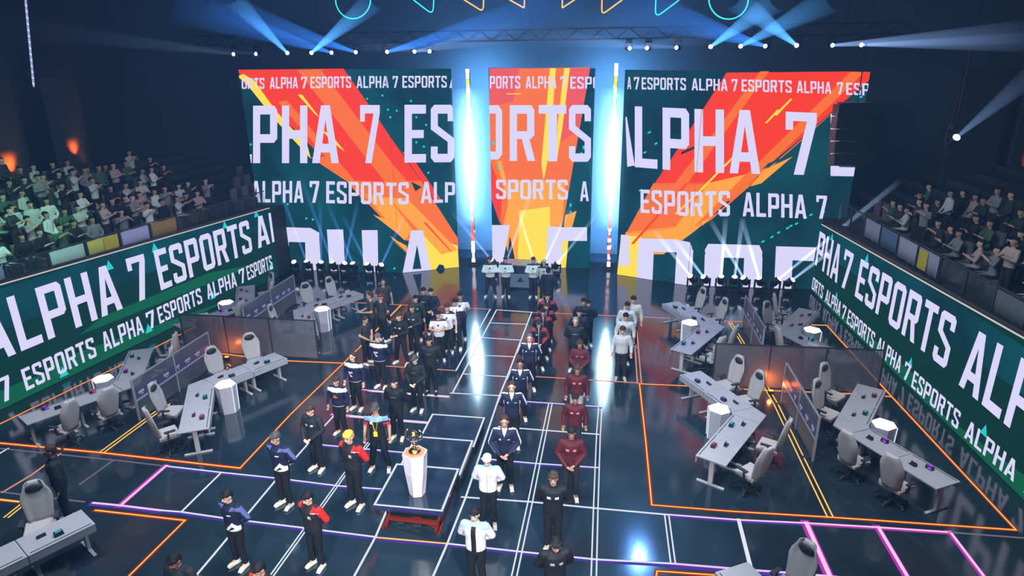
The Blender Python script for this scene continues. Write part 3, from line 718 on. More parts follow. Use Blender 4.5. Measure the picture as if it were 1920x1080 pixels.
for (lp, ep, lab) in foot:
    Y = 16.7 if lp[0] < 800 or lp[0] > 1200 else 18.0
    p = yp(*lp, Y)
    bright = 9.0 if lp[0] > 1200 else (4.5 if lp[0] < 800 else 5.0)
    if ep:
        e = yp(*ep, Y-1.2); beam = (e, .12 if lp[0] > 1200 else .10, (.45, .65, 1) if lp[0] > 800 else (.1, .3, 1), bright)
    else: e = p+Vector((0, -3, 4)); beam = None
    moving_head((p.x, Y, 0), e, lab, 'lamps at the foot of the screens', beam)
p = yp(1787, 263, 13.0); e = yp(1960, 120, 9.5)
o = moving_head((p.x, p.y, p.z+.52), e, 'lamp hung over the right stand, broad grey beam rising right', 'lamps over the stands', (e, .34, PALE, 2.6), True)
MB().bar((0, 0, 0), (0, 0, 15-p.z-.52), .05).build('hanger', [M_black], o)
# lone ceiling lamp mirrored by the glossy floor, and the lamps of the back light
lp = MB()
t = thing('ceiling_spot', 'small bright ceiling spot mirrored as a sparkle in the front floor', 'stage light', (2.05, 15.1, 13.2))
MB().tube([(0, 0, .5), (0, 0, .0)], [.16, .16], 12).build('housing', [M_black], t)
MB().ell((0, -.02, -.03), (.13, .13, .06)).build('lens', [glow('spot_lens', (.85, .85, 1), 160)], t)
MB().bar((0, 0, .5), (0, 0, 1.8), .04).build('hanger', [M_black], t)

# neon outlines hung from the ceiling
M_neonc = glow('neon_cyan', (.05, .75, .85), 1.3); M_neono = glow('neon_orange', (1, .45, .06), 1.5)
def neon(name, label, cat, px, closed, m):
    pts = [yp(x, y, 13.5) for x, y in px]; c = pts[0].copy()
    o = MB().tube([p-c for p in pts], .022, 8, closed=closed).build(name, [m]); o.location = c
    return tag(o, label, cat, 'neon outlines under the ceiling')
circ = lambda cx, cy, rx, ry: [(cx+rx*math.cos(2*PI*k/32), cy+ry*math.sin(2*PI*k/32)) for k in range(32)]
def rtri(p, r=.28):
    out = []
    for i in range(3):
        a, b, c = [np.array(p[(i+j) % 3], float) for j in (-1, 0, 1)]
        u = b+(a-b)*r; v = b+(c-b)*r
        for k in range(6):
            s = k/5; out.append(tuple((1-s)**2*u+2*s*(1-s)*b+s*s*v))
    return out
neon('neon_ring', 'cyan neon ring hanging from the ceiling, left one', 'neon light', circ(662, -2, 33, 37), True, M_neonc)
neon('neon_ring', 'cyan neon ring hanging from the ceiling, right one', 'neon light', circ(1366, -2, 37, 38), True, M_neonc)
neon('neon_triangle', 'cyan rounded neon triangle beside the left neon ring', 'neon light', rtri([(765, -8), (815, -40), (812, 28)], .22), True, M_neonc)
neon('neon_triangle', 'cyan rounded neon triangle beside the right neon ring', 'neon light', rtri([(1284, -8), (1232, -42), (1228, 34)], .22), True, M_neonc)
neon('neon_triangle', 'rounded orange neon triangle second in from the left ring', 'neon light', rtri([(858, -8), (908, -42), (906, 22)], .16), True, M_neono)
neon('neon_triangle', 'rounded orange neon triangle second in from the right ring', 'neon light', rtri([(1180, -10), (1130, -42), (1128, 28)], .16), True, M_neono)
neon('neon_triangle', 'sharp orange neon triangle left of the ceiling centre', 'neon light', rtri([(938, -10), (984, -42), (983, 15)], .05), True, M_neono)
neon('neon_triangle', 'sharp orange neon triangle right of the ceiling centre', 'neon light', rtri([(1095, -12), (1056, -42), (1054, 15)], .05), True, M_neono)

# hanging speaker array before the right screen, and the hung dotted light string on the left
t = thing('line_array', 'black hanging loudspeaker column before the outer edge of right screen', 'loudspeaker', (8.85, 15.6, 0))
zz = 7.62
for k in range(5):
    b = MB().box((0, 0, 0), (1.45, .7, .42), M=Matrix.Rotation(-.05*k, 3, 'X')).build('speaker_box', [M_black], t, (0, -.02*k*k, zz-.44*k), bevel=.02)
MB().bar((0, 0, 7.82), (0, 0, 15), .03).box((0, 0, 7.88), (1.2, .6, .06)).build('hanger', [M_black], t)
st = thing('light_string', 'hanging string of violet and green dots at upper left', 'light string', (0, 0, 0))
a, b = yp(47, -10, 9), yp(63, 160, 9)
dots = MB()
for k in range(46):
    p = a.lerp(b, k/45); dots.ell(p, (.035, .035, .06), 6, 4, k % 3)
dots.build('dot_light', [glow('dot_violet', (.5, .12, .9), 1.2), glow('dot_green', (.08, .7, .4), .9), glow('dot_white', (.7, .7, .9), .9)], st)
MB().bar(a, b, .02).build('cable', [M_black], st)
# warm uplights on the side walls
M_up = glow('uplight_lens', (1, .25, .04), 3)
for x, y, z, ox, oy, lab, pw in ((-25.4, 17.5, 4.6, -.42, 0, 'orange uplight behind the left crowd, farther one', 900), (-25.4, 13.9, 4.3, -.42, 0, 'orange uplight behind the left crowd, nearer one', 900),
                                (14.9, 18.9, 3.7, 0, .42, 'orange uplight behind the right crowd, inner one', 420), (17.4, 18.9, 3.6, 0, .42, 'orange uplight behind the right crowd, outer one', 620)):
    t = thing('uplight', lab, 'stage light', (x, y, 0))
    MB().box((0, 0, z/2), (.10, .10, z)).build('stand', [M_black], t)
    MB().tube([(0, 0, z), (0, 0, z+.25)], [.14, .16], 12).build('housing', [M_black], t)
    MB().tube([(0, 0, z+.25), (0, 0, z+.27)], [.13, .13], 12).build('lens', [M_up], t)
    p = MB(); d = Vector((ox, oy, 0)).normalized(); n = Vector((-d.y, d.x, 0)); R0 = []
    for j in range(13):
        u = -1.1+2.2*j/12; q = Vector((ox, oy, 0))+n*u+d*0; R0.append(q)
    p.loft([[Vector((q.x, q.y, 0)) for q in R0]+[Vector((q.x+d.x*.04, q.y+d.y*.04, 0)) for q in R0[::-1]], [Vector((q.x, q.y, 9)) for q in R0]+[Vector((q.x+d.x*.04, q.y+d.y*.04, 9)) for q in R0[::-1]]]).build('catch_panel', [mat('catch_panel_cloth', (.06, .06, .07), .95, spec=0)], t)  # panel added behind the lamp to catch its orange streak
    lamp('uplight_beam', 'SPOT', (0, 0, z+.35), (ox*.80, oy*.80, z+2.2), pw*22, (1, .13, .012), .15, spot=math.radians(44), blend=.9, parent=t)

# ------------------------------------------------------------------ team areas: desks, light boxes, chairs, partitions
M_gl = bpy.data.materials.new('partition_smoke'); M_gl.use_nodes = True
nt = M_gl.node_tree; bs = nt.nodes['Principled BSDF']; bs.inputs['Base Color'].default_value = (.16, .16, .20, 1); bs.inputs['Roughness'].default_value = .3
tp = nt.nodes.new('ShaderNodeBsdfTransparent'); mx = nt.nodes.new('ShaderNodeMixShader'); mx.inputs[0].default_value = .62
nt.links.new(tp.outputs[0], mx.inputs[1]); nt.links.new(bs.outputs[0], mx.inputs[2]); nt.links.new(mx.outputs[0], nt.nodes['Material Output'].inputs[0])
M_band = mat('banner_band', (.10, .08, .17), .5); M_blob = mat('banner_mark', (.55, .55, .68), .5); M_rail = mat('partition_rail', (.42, .42, .50), .4)
def partition(a, b, h, label, banner=False, seams=2, glow_at=None):
    a = Vector((*a, 0)); b = Vector((*b, 0)); d = b-a; L = d.length; rz = math.atan2(d.y, d.x)
    t = thing('partition_screen', label, 'partition', (a+b)/2, rz)
    MB().box((0, 0, h/2+.02), (L, .025, h-.04)).build('panel', [M_gl], t)
    fr = MB()
    for k in range(seams+1): fr.box((-L/2+L*k/seams, 0, h/2), (.04, .05, h))
    fr.box((0, 0, h-.015), (L, .04, .03)); fr.build('frame', [M_rail if banner else M_dark], t)
    for k in (-1, 1): MB().box((k*(L/2-.15), 0, .012), (.08, .4, .024)).build('foot', [M_dark], t)
    if banner:
        for sgn in (1, -1):
            mk = MB().box((0, sgn*.018, h*.62), (L-.06, .008, .26)); q = random.Random(5)
            x = -L/2+.25
            while x < L/2-.3:
                w = q.uniform(.14, .26); mk.box((x, sgn*.024, h*.62+.02), (w, .006, .07), 1); mk.box((x+.02, sgn*.024, h*.62-.06), (w*.6, .006, .03), 1); x += q.uniform(.38, .55)
            mk.build('banner_band', [M_band, M_blob], t)
            MB().box((0, sgn*.02, h*.62-.17), (L-.04, .012, .06)).build('rail', [M_rail], t)
    return t
partition((3.35, 7.75), (8.1, 7.9), 1.42, 'smoked glass partition across the right team areas', seams=3)
partition((-14.4, 7.95), (-9.5, 7.95), 1.42, 'smoked glass partition across the left team areas', seams=3)
partition((5.26, 4.0), (5.2, 7.0), 1.25, 'logo banner partition between front right desks, in front of the smoked partition', True)
partition((-12.8, 3.5), (-12.75, 6.95), 1.25, 'logo banner partition between front left desks, in front of the smoked partition', True)
partition((5.15, 9.7), (5.1, 12.7), 1.25, 'logo banner partition in right team area behind the smoked partition', True)
partition((-12.9, 9.3), (-12.8, 13.0), 1.25, 'logo banner partition in left team area behind the smoked partition', True)
for i, (x, y, lab) in enumerate(((5.0, 7.45, 'orange corner lamp at foot of right smoked partition'), (-12.6, 7.5, 'orange corner lamp at foot of left smoked partition'))):
    t = thing('floor_lamp', lab, 'stage light', (x, y, 0))
    MB().box((0, 0, .05), (.16, .10, .10)).build('housing', [M_black], t)
    MB().box((0, .02, .105), (.12, .07, .012)).build('lens', [glow('corner_lens', (1, .2, .02), 8)], t)
    lamp('corner_glow', 'POINT', (0, .05, .3), (0, 0, 0), 26, (1, .2, .02), .05, parent=t)

def desk(p0, d, n, L, W_, name):
    """a desk from inner corner p0 along d, depth n*W_ (towards the players)"""
    label = name
    a = math.atan2(d.y, d.x); c = p0+d*(L/2)+n*(W_/2)
    t = thing('gaming_desk', label, 'desk', (c.x, c.y, 0), a)
    sy = 1 if Vector((-d.y, d.x)).dot(n) > 0 else -1     # players' side in local y
    MB().box((0, 0, .725), (L-.012, W_, .035)).build('tabletop', [M_desk], t, bevel=.006)
    MB().box((0, -sy*(W_/2-.012), .635), (L-.02, .018, .15)).build('modesty_panel', [M_desk], t)
    for sx in (-1, 1):
        MB().box((sx*(L/2-.14), 0, .37), (.07, .11, .68)).box((sx*(L/2-.14), 0, .02), (.07, W_*.92, .035)).build('leg', [M_deskleg], t, bevel=.006)
    MB().box((0, -sy*(W_/2-.06), .747), (L*.9, .014, .01)).build('cable_slot', [M_dark], t)
    return t, sy
M_gad = mat('gadget_black', (.02, .02, .026), .4); M_gl1 = glow('gadget_violet', (.35, .06, .8), .9); M_gl2 = glow('gadget_teal', (.02, .45, .6), .9); M_gl3 = glow('gadget_pink', (.8, .08, .3), .7)
def gadget(loc, rz, lab):
    t = thing('desk_speaker', lab, 'device', loc, rz, 'lit devices on the desks')
    MB().box((0, 0, .045), (.17, .11, .09), taper=.85).build('body', [M_gad], t, bevel=.01)
    MB().box((.03, -.058, .05), (.08, .008, .05)).box((.0, 0, .092), (.10, .06, .006)).build('light', [rnd.choice((M_gl1, M_gl2, M_gl3))], t)
    return t
def chair_proto():
    t = thing('gaming_chair', 'x', 'chair', (0, 0, 0), 0)
    b = MB()
    for k in range(5):
        a = 2*PI*k/5+.3; e = Vector((.31*math.cos(a), .31*math.sin(a), .07)); b.bar((0, 0, .12), e, .05, .035)
        b.ell((e.x, e.y, .033), (.033, .033, .033), 8, 6)
    b.build('wheel_base', [M_dark], t)
    MB().tube([(0, 0, .1), (0, 0, .42)], [.035, .028], 10).build('gas_column', [M_black], t)
    s = MB().box((0, 0, .47), (.50, .50, .10)); 
    for sx in (-1, 1): s.box((sx*.24, -.01, .51), (.07, .46, .07))
    s.build('seat', [M_chair], t, bevel=.025)
    bk = MB(); R = Matrix.Rotation(-.20, 3, 'X')
    rings = []
    for z, w, th in ((.0, .20, .05), (.10, .24, .06), (.30, .26, .065), (.50, .285, .06), (.62, .26, .055), (.74, .20, .05), (.84, .165, .045), (.88, .12, .03)):
        rings.append([R @ Vector((w*math.cos(q)*(1 if abs(math.cos(q)) < .9 else 1), th*math.sin(q)-(.05 if abs(math.cos(q)) > .8 else 0), z))+Vector((0, .24, .50)) for q in [2*PI*k/16 for k in range(16)]])
    bk.loft(rings).build('backrest', [M_chair], t)
    MB().ell(R @ Vector((0, -.05, .72))+Vector((0, .24, .50)), (.155, .05, .10), 14, 8).build('head_pillow', [M_pill], t)
    for sx in (-1, 1):
        MB().bar((sx*.30, .05, .45), (sx*.30, .05, .66), .04).box((sx*.30, 0, .675), (.08, .26, .03)).bar((sx*.22, .05, .44), (sx*.30, .05, .45), .04).build('armrest', [M_dark], t)
    return t
CH = chair_proto(); chair_used = [False]
def chair(loc, rz, lab):
    if not chair_used[0]:
        chair_used[0] = True; CH.location = loc; CH.rotation_euler = (0, 0, rz); return tag(CH, lab, None, 'gaming chairs in the team areas')
    return copy_thing(CH, lab, loc, rz, 'gaming chairs in the team areas')
ORD = ['far end', 'far middle', 'near middle', 'near end']
def pod(V, sx, where, desks=(0, 1, 2, 3), chairs=(0, 1, 2, 3), box=True, tip=True, sc=1.0):
    """V = inner vertex; sx = +1 when the vertex points to +x (players on that side)"""
    V = Vector(V)
    d1 = Vector((-.49*sx, .872)); n1 = Vector((.872*sx, .49)); d2 = Vector((-.49*sx, -.872)); n2 = Vector((.872*sx, -.49))
    L, Wd = 1.16, .72
    for k in desks:
        d, n, j = (d1, n1, 1-k) if k < 2 else (d2, n2, k-2)
        p0 = V+d*(.06+j*L)
        t, sy = desk(p0, d, n, L, Wd, 'pale desk, %s of the four, %s' % (ORD[k], where))
        a = math.atan2(n.y, n.x)+PI/2
        q = p0+d*(L*.5)+n*.20; gadget((q.x, q.y, .743), a, 'small dark device with coloured light, %s desk, %s' % (ORD[k], where))
        q = p0+d*(L*.30)+n*.42
        o = MB().box((0, 0, .012), (.16, .08, .022)).box((0, .03, .04), (.15, .012, .07)).build('phone_stand', [M_gad]); o.location = (q.x, q.y, .743); o.rotation_euler = (0, 0, a)
        tag(o, 'flat black phone stand, %s desk, %s' % (ORD[k], where), 'phone stand', 'phone stands on the desks')
    if tip and len(desks) > 2:
        tt = thing('corner_desk', 'pale wedge corner top joining the desks, '+where, 'desk', (V.x, V.y, 0))
        tipp = V+Vector((Wd/.872*sx, 0)); P = [V+d1*.05, V+d1*.05+n1*Wd, tipp, V+d2*.05+n2*Wd, V+d2*.05]
        if sx < 0: P = P[::-1]
        MB().poly([p-V for p in P][::-1], .708, .742).build('tabletop', [M_desk], tt)
        q = Vector((.45*sx, 0)); MB().box((q.x, 0, .36), (.09, .09, .69)).box((q.x, 0, .02), (.3, .3, .035)).build('leg', [M_deskleg], tt)
    for k in chairs:
        d, n, j = (d1, n1, 1-k) if k < 2 else (d2, n2, k-2)
        jit = rnd.uniform(-.12, .12)
        p = V+d*(.06+(j+.5)*L+jit)+n*(Wd+.34+rnd.uniform(-.05, .15))
        ang = math.atan2(n.y, n.x)+PI/2+PI+rnd.uniform(-.45, .45)     # backrest (+y local) away from the desk
        ang = math.atan2(n.y, n.x)-PI/2+rnd.uniform(-.4, .4)
        chair((p.x, p.y, 0), ang, 'pale gaming chair at the %s desk, %s' % (ORD[k], where))
    if box:
        c = V+Vector((-.36*sx, 0)); t = thing('light_box', 'pale box with glowing white top inside the desks, '+where, 'light box', (c.x, c.y, 0))
        hx = lambda r, z: [Vector((r*math.cos(PI/6+2*PI*k/6), r*math.sin(PI/6+2*PI*k/6), z)) for k in range(6)]
        bx = lambda k, z: [Vector((px*k*sx, py*k, z)) for px, py in ((-.25, -.11), (.02, -.30), (.26, -.15), (.26, .15), (.02, .30), (-.25, .11))]
        MB().loft([bx(.92, 0), bx(1, .84)], smooth=False).build('shell', [M_boxw], t)
        MB().loft([bx(.97, .84), bx(.90, .875)], smooth=False).build('lamp_top', [M_boxtop], t)
        MB().bar((-.235*sx, -.105, .02), (-.256*sx, -.114, .84), .02).bar((-.235*sx, .105, .02), (-.256*sx, .114, .84), .02).build('edge_light', [M_white], t)
RP, LPx = 3.42, -10.92
pod((RP, 4.80), 1, 'front right inner area')
pod((6.62, 4.55), -1, 'front right outer area')
pod((LPx, 4.35), -1, 'front left inner area')
pod((-14.0, 4.2), 1, 'front left outer area')
pod((3.28, 10.75), 1, 'back right inner area')
pod((6.55, 10.6), -1, 'back right outer area')
pod((-10.75, 10.4), -1, 'back left inner area')
pod((-14.05, 10.6), 1, 'back left outer area')
pod((-11.05, -3.45), -1, 'nearest left area', desks=(0, 1), chairs=(0,), box=False)
pod((3.35, -3.05), 1, 'nearest right area', desks=(0,), chairs=(0,), box=False)

# ------------------------------------------------------------------ people
def remeshed(mb, voxel, smooth=4, name='m'):
    """merge overlapping closed shapes into one continuous surface"""
    me = mb.mesh(name+'_raw'); o = bpy.data.objects.new('tmp', me); COL.objects.link(o)
    r = o.modifiers.new('r', 'REMESH'); r.mode = 'VOXEL'; r.voxel_size = voxel; r.use_smooth_shade = True
    s = o.modifiers.new('s', 'SMOOTH'); s.factor = .5; s.iterations = smooth
    dg = bpy.context.evaluated_depsgraph_get(); dg.update()
    out = bpy.data.meshes.new_from_object(o.evaluated_get(dg)); out.name = name
    bpy.data.objects.remove(o); bpy.data.meshes.remove(me)
    out.polygons.foreach_set('use_smooth', [True]*len(out.polygons))
    return out
def centers(me):
    a = np.empty(len(me.polygons)*3); me.polygons.foreach_get('center', a); return a.reshape(-1, 3)
def normals(me):
    a = np.empty(len(me.polygons)*3); me.polygons.foreach_get('normal', a); return a.reshape(-1, 3)
def setmi(me, mi): me.polygons.foreach_set('material_index', mi.astype(np.int32)); me.update()
def ering(c, rx, ry, n=18): return [Vector((c[0]+rx*math.cos(2*PI*k/n), c[1]+ry*math.sin(2*PI*k/n), c[2])) for k in range(n)]

ARMS = {  # elbow, wrist, hand direction for the +x side; figures face -y
 'behind': ((.275, .085, 1.17), (.085, .185, .98), (-.9, .25, -.35)),
 'front':  ((.275, -.02, 1.17), (.085, -.205, 1.0), (-.8, -.2, -.5)),
 'sides':  ((.265, .03, 1.17), (.275, -.03, .93), (.0, -.1, -1)),
 'crossed': ((.275, -.06, 1.17), (.05, -.225, 1.20), (-1, -.02, .12)),
 'hold':   ((.27, -.02, 1.17), (.09, -.29, 1.13), (-.45, -.9, .25)),
}
LEGS = {'stand': .115, 'wide': .19}
SH = (.185, 0, 1.43)
def head_shapes(b, pitch=.0):
    P = Vector((0, .0, 1.53)); R = Matrix.Rotation(pitch, 3, 'X')
    def T(v): return R @ (Vector(v)-P)+P
    b.caps((0, .01, 1.40), T((0, .0, 1.58)), .062, .056)
    b.ell(T((0, .006, 1.675)), (.076, .096, .112), 20, 14, R=R)
    b.ell(T((0, -.034, 1.61)), (.056, .066, .06), 16, 10, R=R)
    b.caps(T((0, -.088, 1.675)), T((0, -.106, 1.648)), .010, .016, 8)
    b.ell(T((0, -.085, 1.607)), (.024, .014, .010), 10, 6, R=R)
    for s in (-1, 1):
        b.ell(T((s*.078, .008, 1.655)), (.012, .022, .034), 10, 8, R=R); b.ell(T((s*.032, -.078, 1.697)), (.026, .014, .008), 10, 6, R=R)
    return T
def arm_pts(pose, s):
    e, w, h = ARMS[pose]; off = 0
    e = Vector((s*e[0], e[1], e[2])); w = Vector((s*w[0], w[1]+(0 if s > 0 else (.035 if pose == 'behind' else -.03)), w[2]+(0 if s > 0 else -.02 if pose != 'sides' else 0)))
    return Vector((s*SH[0], SH[1], SH[2])), e, w, Vector((s*h[0], h[1], h[2])).normalized()
def body_mesh(pose, stance, pitch):
    b = MB(); T = head_shapes(b, pitch)
    b.loft([ering((0, .01, .90), .135, .095), ering((0, .01, 1.0), .150, .10), ering((0, .0, 1.12), .135, .09), ering((0, 0, 1.28), .160, .105), ering((0, 0, 1.40), .165, .10), ering((0, .01, 1.47), .09, .065)])
    f = LEGS[stance]
    for s in (-1, 1):
        sh, e, w, h = arm_pts(pose, s)
        b.caps((s*.10, 0, 1.42), sh, .06, .058); b.caps(sh, e, .052, .042); b.caps(e, w, .042, .028)
        # hand: palm, four fingers of unequal length and a thumb from its side
        side = h.cross(Vector((0, 0, 1)) if abs(h.z) < .9 else Vector((0, 1, 0))).normalized()
        nrm = side.cross(h)
        if nrm.y > 0: nrm = -nrm
        pal = w+h*.085
        b.caps(w, pal-h*.02, .027, .03, 10)
        for i, (o, l) in enumerate(((-.030, .058), (-.010, .075), (.011, .078), (.031, .068))):
            k0 = pal+side*o*.85; k1 = k0+h*l*.55+nrm*.006; k2 = k1+h*l*.45+nrm*.028
            b.caps(k0-h*.02, k1, .0095, .009, 8); b.caps(k1, k2, .009, .0075, 8)
        th0 = w+h*.03-side*.02*s; b.caps(th0, th0+h*.045-side*.035*s+nrm*.02, .0115, .009, 8)
        hip = Vector((s*.085, .01, .92)); kn = Vector((s*(.09+(f-.115)*.5), -.015, .50)); an = Vector((s*f, .02, .09))
        b.caps(hip, kn, .085, .055); b.caps(kn, an, .055, .036); b.caps(an, an+Vector((s*.02, -.14, -.045)), .035, .03)
    me = remeshed(b, .0085, 3, 'body_'+pose)
    c = centers(me); n = normals(me); mi = np.zeros(len(c))
    def ball(p, r): return (((c-np.array(T(p)))/np.array(r))**2).sum(1) < 1
    for s in (-1, 1):
        mi[ball((s*.032, -.088, 1.677), (.016, .03, .008)) & (n[:, 1] < 0)] = 1
        mi[ball((s*.033, -.088, 1.699), (.023, .03, .006)) & (n[:, 1] < 0)] = 1
    mi[ball((0, -.092, 1.607), (.026, .03, .008)) & (n[:, 1] < 0)] = 2
    setmi(me, mi); return me
def top_mesh(pose, kind):
    """kind: jacket (long sleeves, collar) or tee (short sleeves)"""
    b = MB(); jk = kind != 'tee'; g_ = .024 if jk else .014
    zb = .92 if jk else .90
    b.loft([ering((0, .012, zb), .158+g_, .112+g_), ering((0, .01, zb+.1), .160+g_, .112+g_), ering((0, .005, 1.15), .155+g_, .105+g_), ering((0, 0, 1.30), .176+g_, .118+g_), ering((0, 0, 1.41), .172+g_, .105+g_), ering((0, .012, 1.475), .092, .072)])
    if jk: b.loft([ering((0, .01, 1.44), .088, .078), ering((0, .008, 1.525), .073, .07), ering((0, .008, 1.53), .06, .055)])
    for s in (-1, 1):
        sh, e, w, h = arm_pts(pose, s)
        b.caps((s*.10, 0, 1.41), sh, .07+g_*.5, .064+g_*.5)
        if jk: b.caps(sh, e, .060+g_*.7, .050+g_*.7); b.caps(e, w-(w-e).normalized()*.02, .050+g_*.6, .036+g_*.4)
        else: b.caps(sh, sh+(e-sh)*.62, .062+g_*.6, .058+g_*.4)
    return remeshed(b, .0125, 5, 'top_'+pose)
def trouser_mesh(stance):
    b = MB(); f = LEGS[stance]
    b.loft([ering((0, .012, .83), .160, .115), ering((0, .012, .93), .162, .115), ering((0, .01, 1.02), .150, .105)])
    for s in (-1, 1):
        hip = Vector((s*.085, .012, .90)); kn = Vector((s*(.09+(f-.115)*.5), -.012, .50)); an = Vector((s*f, .02, .14))
        b.caps(hip, kn, .100, .075); b.caps(kn, an, .075, .062)
    return remeshed(b, .014, 4, 'trousers_'+stance)
def shoe_mesh():
    b = MB()
    b.ell((0, -.055, .045), (.048, .135, .045), 14, 8); b.ell((0, .03, .07), (.045, .065, .065), 12, 8); b.box((0, -.045, .017), (.082, .25, .03))
    return remeshed(b, .010, 3, 'shoe')
def hair_mesh(style, pitch):
    P = Vector((0, .0, 1.53)); R = Matrix.Rotation(pitch, 3, 'X')
    b = MB(); q = random.Random(style)
    T = lambda v: R @ (Vector(v)-P)+P
    if style == 'cap':
        b.ell(T((0, .01, 1.715)), (.089, .106, .085), 18, 12, R=R); b.box(T((0, -.125, 1.715)), (.13, .10, .014), M=R @ Matrix.Rotation(.2, 3, 'X'))
    else:
        b.ell(T((0, .028, 1.715)), (.088, .098, .092), 18, 12, R=R); b.ell(T((0, .055, 1.66)), (.080, .068, .085), 16, 10, R=R)
        if style in ('fringe', 'messy'):
            for k in range(11):
                a = -1.25+2.5*k/10
                p = T((.080*math.sin(a), -.088*math.cos(a)+.012, 1.735+q.uniform(-.008, .008))); b.ell(p, (.022, .026, .034), 8, 6, R=R)
        if style == 'messy':
            for k in range(16):
                a = q.uniform(0, 2*PI); r = q.uniform(0, .07)
                b.ell(T((r*math.cos(a), .02+r*math.sin(a), 1.79+q.uniform(-.02, .015)-r*.35)), (.026, .026, .03), 8, 6)
        if style == 'long':
            b.ell(T((0, .075, 1.58)), (.085, .045, .15), 14, 8, R=R)
            for s in (-1, 1): b.ell(T((s*.075, .03, 1.60)), (.025, .05, .11), 10, 8, R=R)
    return remeshed(b, .009, 2, 'hair_'+style)
CACHE = {}
def cached(fn, *a):
    k = (fn.__name__,)+a
    if k not in CACHE: CACHE[k] = fn(*a)
    return CACHE[k]
def inside_arm(c, pose):
    """which faces are sleeve, and how far along / which side"""
    arm = np.abs(c[:, 0]) > .205
    return arm
def design_mesh(pose, kind, design):
    k = ('design', pose, kind, design)
    if k in CACHE: return CACHE[k]
    me = cached(top_mesh, pose, kind).copy(); c = centers(me); n = normals(me); mi = np.zeros(len(c)); x, y, z = c.T
    front = n[:, 1] < -.25
    e = Vector(ARMS[pose][0]); arm = np.zeros(len(c), bool); outer = np.zeros(len(c), bool)
    for s in (-1, 1):
        sh, el, w, h = arm_pts(pose, s)
        for a, b in ((sh, el), (el, w)):
            a = np.array(a); d = np.array(b)-a; L = np.linalg.norm(d); d = d/L; t = (c-a)@d
            dist = np.linalg.norm(c-a-np.outer(t, d), axis=1)
            m = (t > .02) & (t < L+.05) & (dist < .10) & (s*x > .12)
            arm |= m
    lat = np.abs(n[:, 0])
    logo = lambda cx, cz, w, h: front & (np.abs(x-cx) < w) & (np.abs(z-cz) < h) & (y < -.06) & ~arm
    if design == 'yoke':                       # light shoulders
        mi[(z > 1.385) & (z < 1.475)] = 1; mi[arm & (lat > .55) & (n[:, 1] > -.3)] = 1; mi[logo(-.075, 1.31, .03, .018)] = 2
    elif design == 'stripe':                   # piping from collar down each sleeve
        mi[(np.abs(x) > .17) & (n[:, 0]*np.sign(x) > .72)] = 1; mi[(n[:, 2] > .86) & (np.abs(x) > .08) & (np.abs(y) < .03)] = 1
        vneck = front & (z > 1.37+np.abs(x)*2.4) & (y < -.03) & ~arm; mi[vneck] = 3; mi[logo(-.085, 1.30, .022, .022)] = 2; mi[logo(.085, 1.30, .03, .012)] = 2
    elif design == 'red':                      # red shoulder and sleeve back on one side, white edge
        mi[(x > .09) & (z > 1.39) & (z < 1.49)] = 1; mi[(x > .20) & (n[:, 0] > -.2)] = 1; mi[(x < -.15) & (z > 1.425)] = 1
        mi[(np.abs(z-1.385) < .010) & (x > .09) & (x < .24) & front] = 2; mi[logo(.07, 1.30, .025, .018)] = 2; mi[logo(.07, 1.262, .03, .006)] = 2
    elif design == 'tri':                      # pale triangle at the hem, lighter sleeve
        mi[(n[:, 1] < .1) & (z > .925) & (z < 1.13-1.15*np.abs(x-.10)) & ~((z < 1.04-1.15*np.abs(x-.09)) & (z > .955+.5*(x-.05))) & ~arm] = 2
        mi[arm & (n[:, 2] > .1)] = 1; mi[(z > 1.40) & (np.abs(x) > .09) & (z < 1.47)] = 1; mi[logo(.075, 1.31, .035, .01)] = 2
    elif design == 'emblem':                   # pale shoulders and an orange triangle on the chest
        mi[(z > 1.375) & (z < 1.48)] = 1; mi[front & ~arm & (z > 1.21) & (z < 1.31) & (np.abs(x) < (1.31-z)*.75)] = 2; mi[arm & (n[:, 2] < -.1) & (z < 1.1)] = 1
        mi[(z < .945) & front] = 1
    elif design == 'seven':                    # pale shoulders, crooked mark across the belly
        mi[(z > 1.375) & (z < 1.48)] = 1
        mi[front & ~arm & (np.abs(z-1.23) < .02) & (x < .03) & (x > -.12)] = 1; mi[front & ~arm & (z < 1.23) & (z > 1.09) & (np.abs(x+.11-(1.23-z)*.75) < .025)] = 1
        mi[(z < .945)] = 1
    elif design == 'logos':                    # two small white chest marks
        mi[logo(.075, 1.305, .034, .028)] = 1; mi[logo(-.075, 1.305, .034, .022)] = 1; mi[arm & (z > 1.39)] = 0
    elif design == 'text':                     # one short line of print on the chest
        mi[logo(0, 1.29, .075, .011)] = 1
    elif design == 'open':                     # open jacket over a dark tee, pale blue collar
        mi[front & ~arm & (np.abs(x) < .045) & (y < -.04)] = 3; mi[z > 1.455] = 2; mi[(z > 1.40) & (np.abs(x) > .07) & front] = 2
    elif design == 'zip':
        mi[front & ~arm & (np.abs(x) < .008)] = 3; mi[z > 1.475] = 2; mi[logo(.075, 1.33, .022, .014)] = 3
    elif design == 'badge':                    # light shirt, dark chest badge
        mi[logo(0, 1.32, .028, .032)] = 2; mi[z > 1.45] = 2
    elif design == 'stripes':
        mi[(np.floor(x/.016) % 2 == 0) & ~arm] = 1
    elif design == 'trim':                     # black with red panels
        mi[arm & (n[:, 2] > .15)] = 1; mi[(z > 1.40) & (np.abs(x) > .10)] = 1; mi[logo(-.06, 1.30, .03, .015)] = 2; mi[front & ~arm & (np.abs(x) < .012)] = 2
    elif design == 'team_tee':
        mi[(z > 1.36) & (z < 1.47)] = 1; mi[logo(-.09, 1.33, .03, .03)] = 2; mi[arm & (z < 1.315)] = 3
    setmi(me, mi); CACHE[k] = me; return me
PM = {}
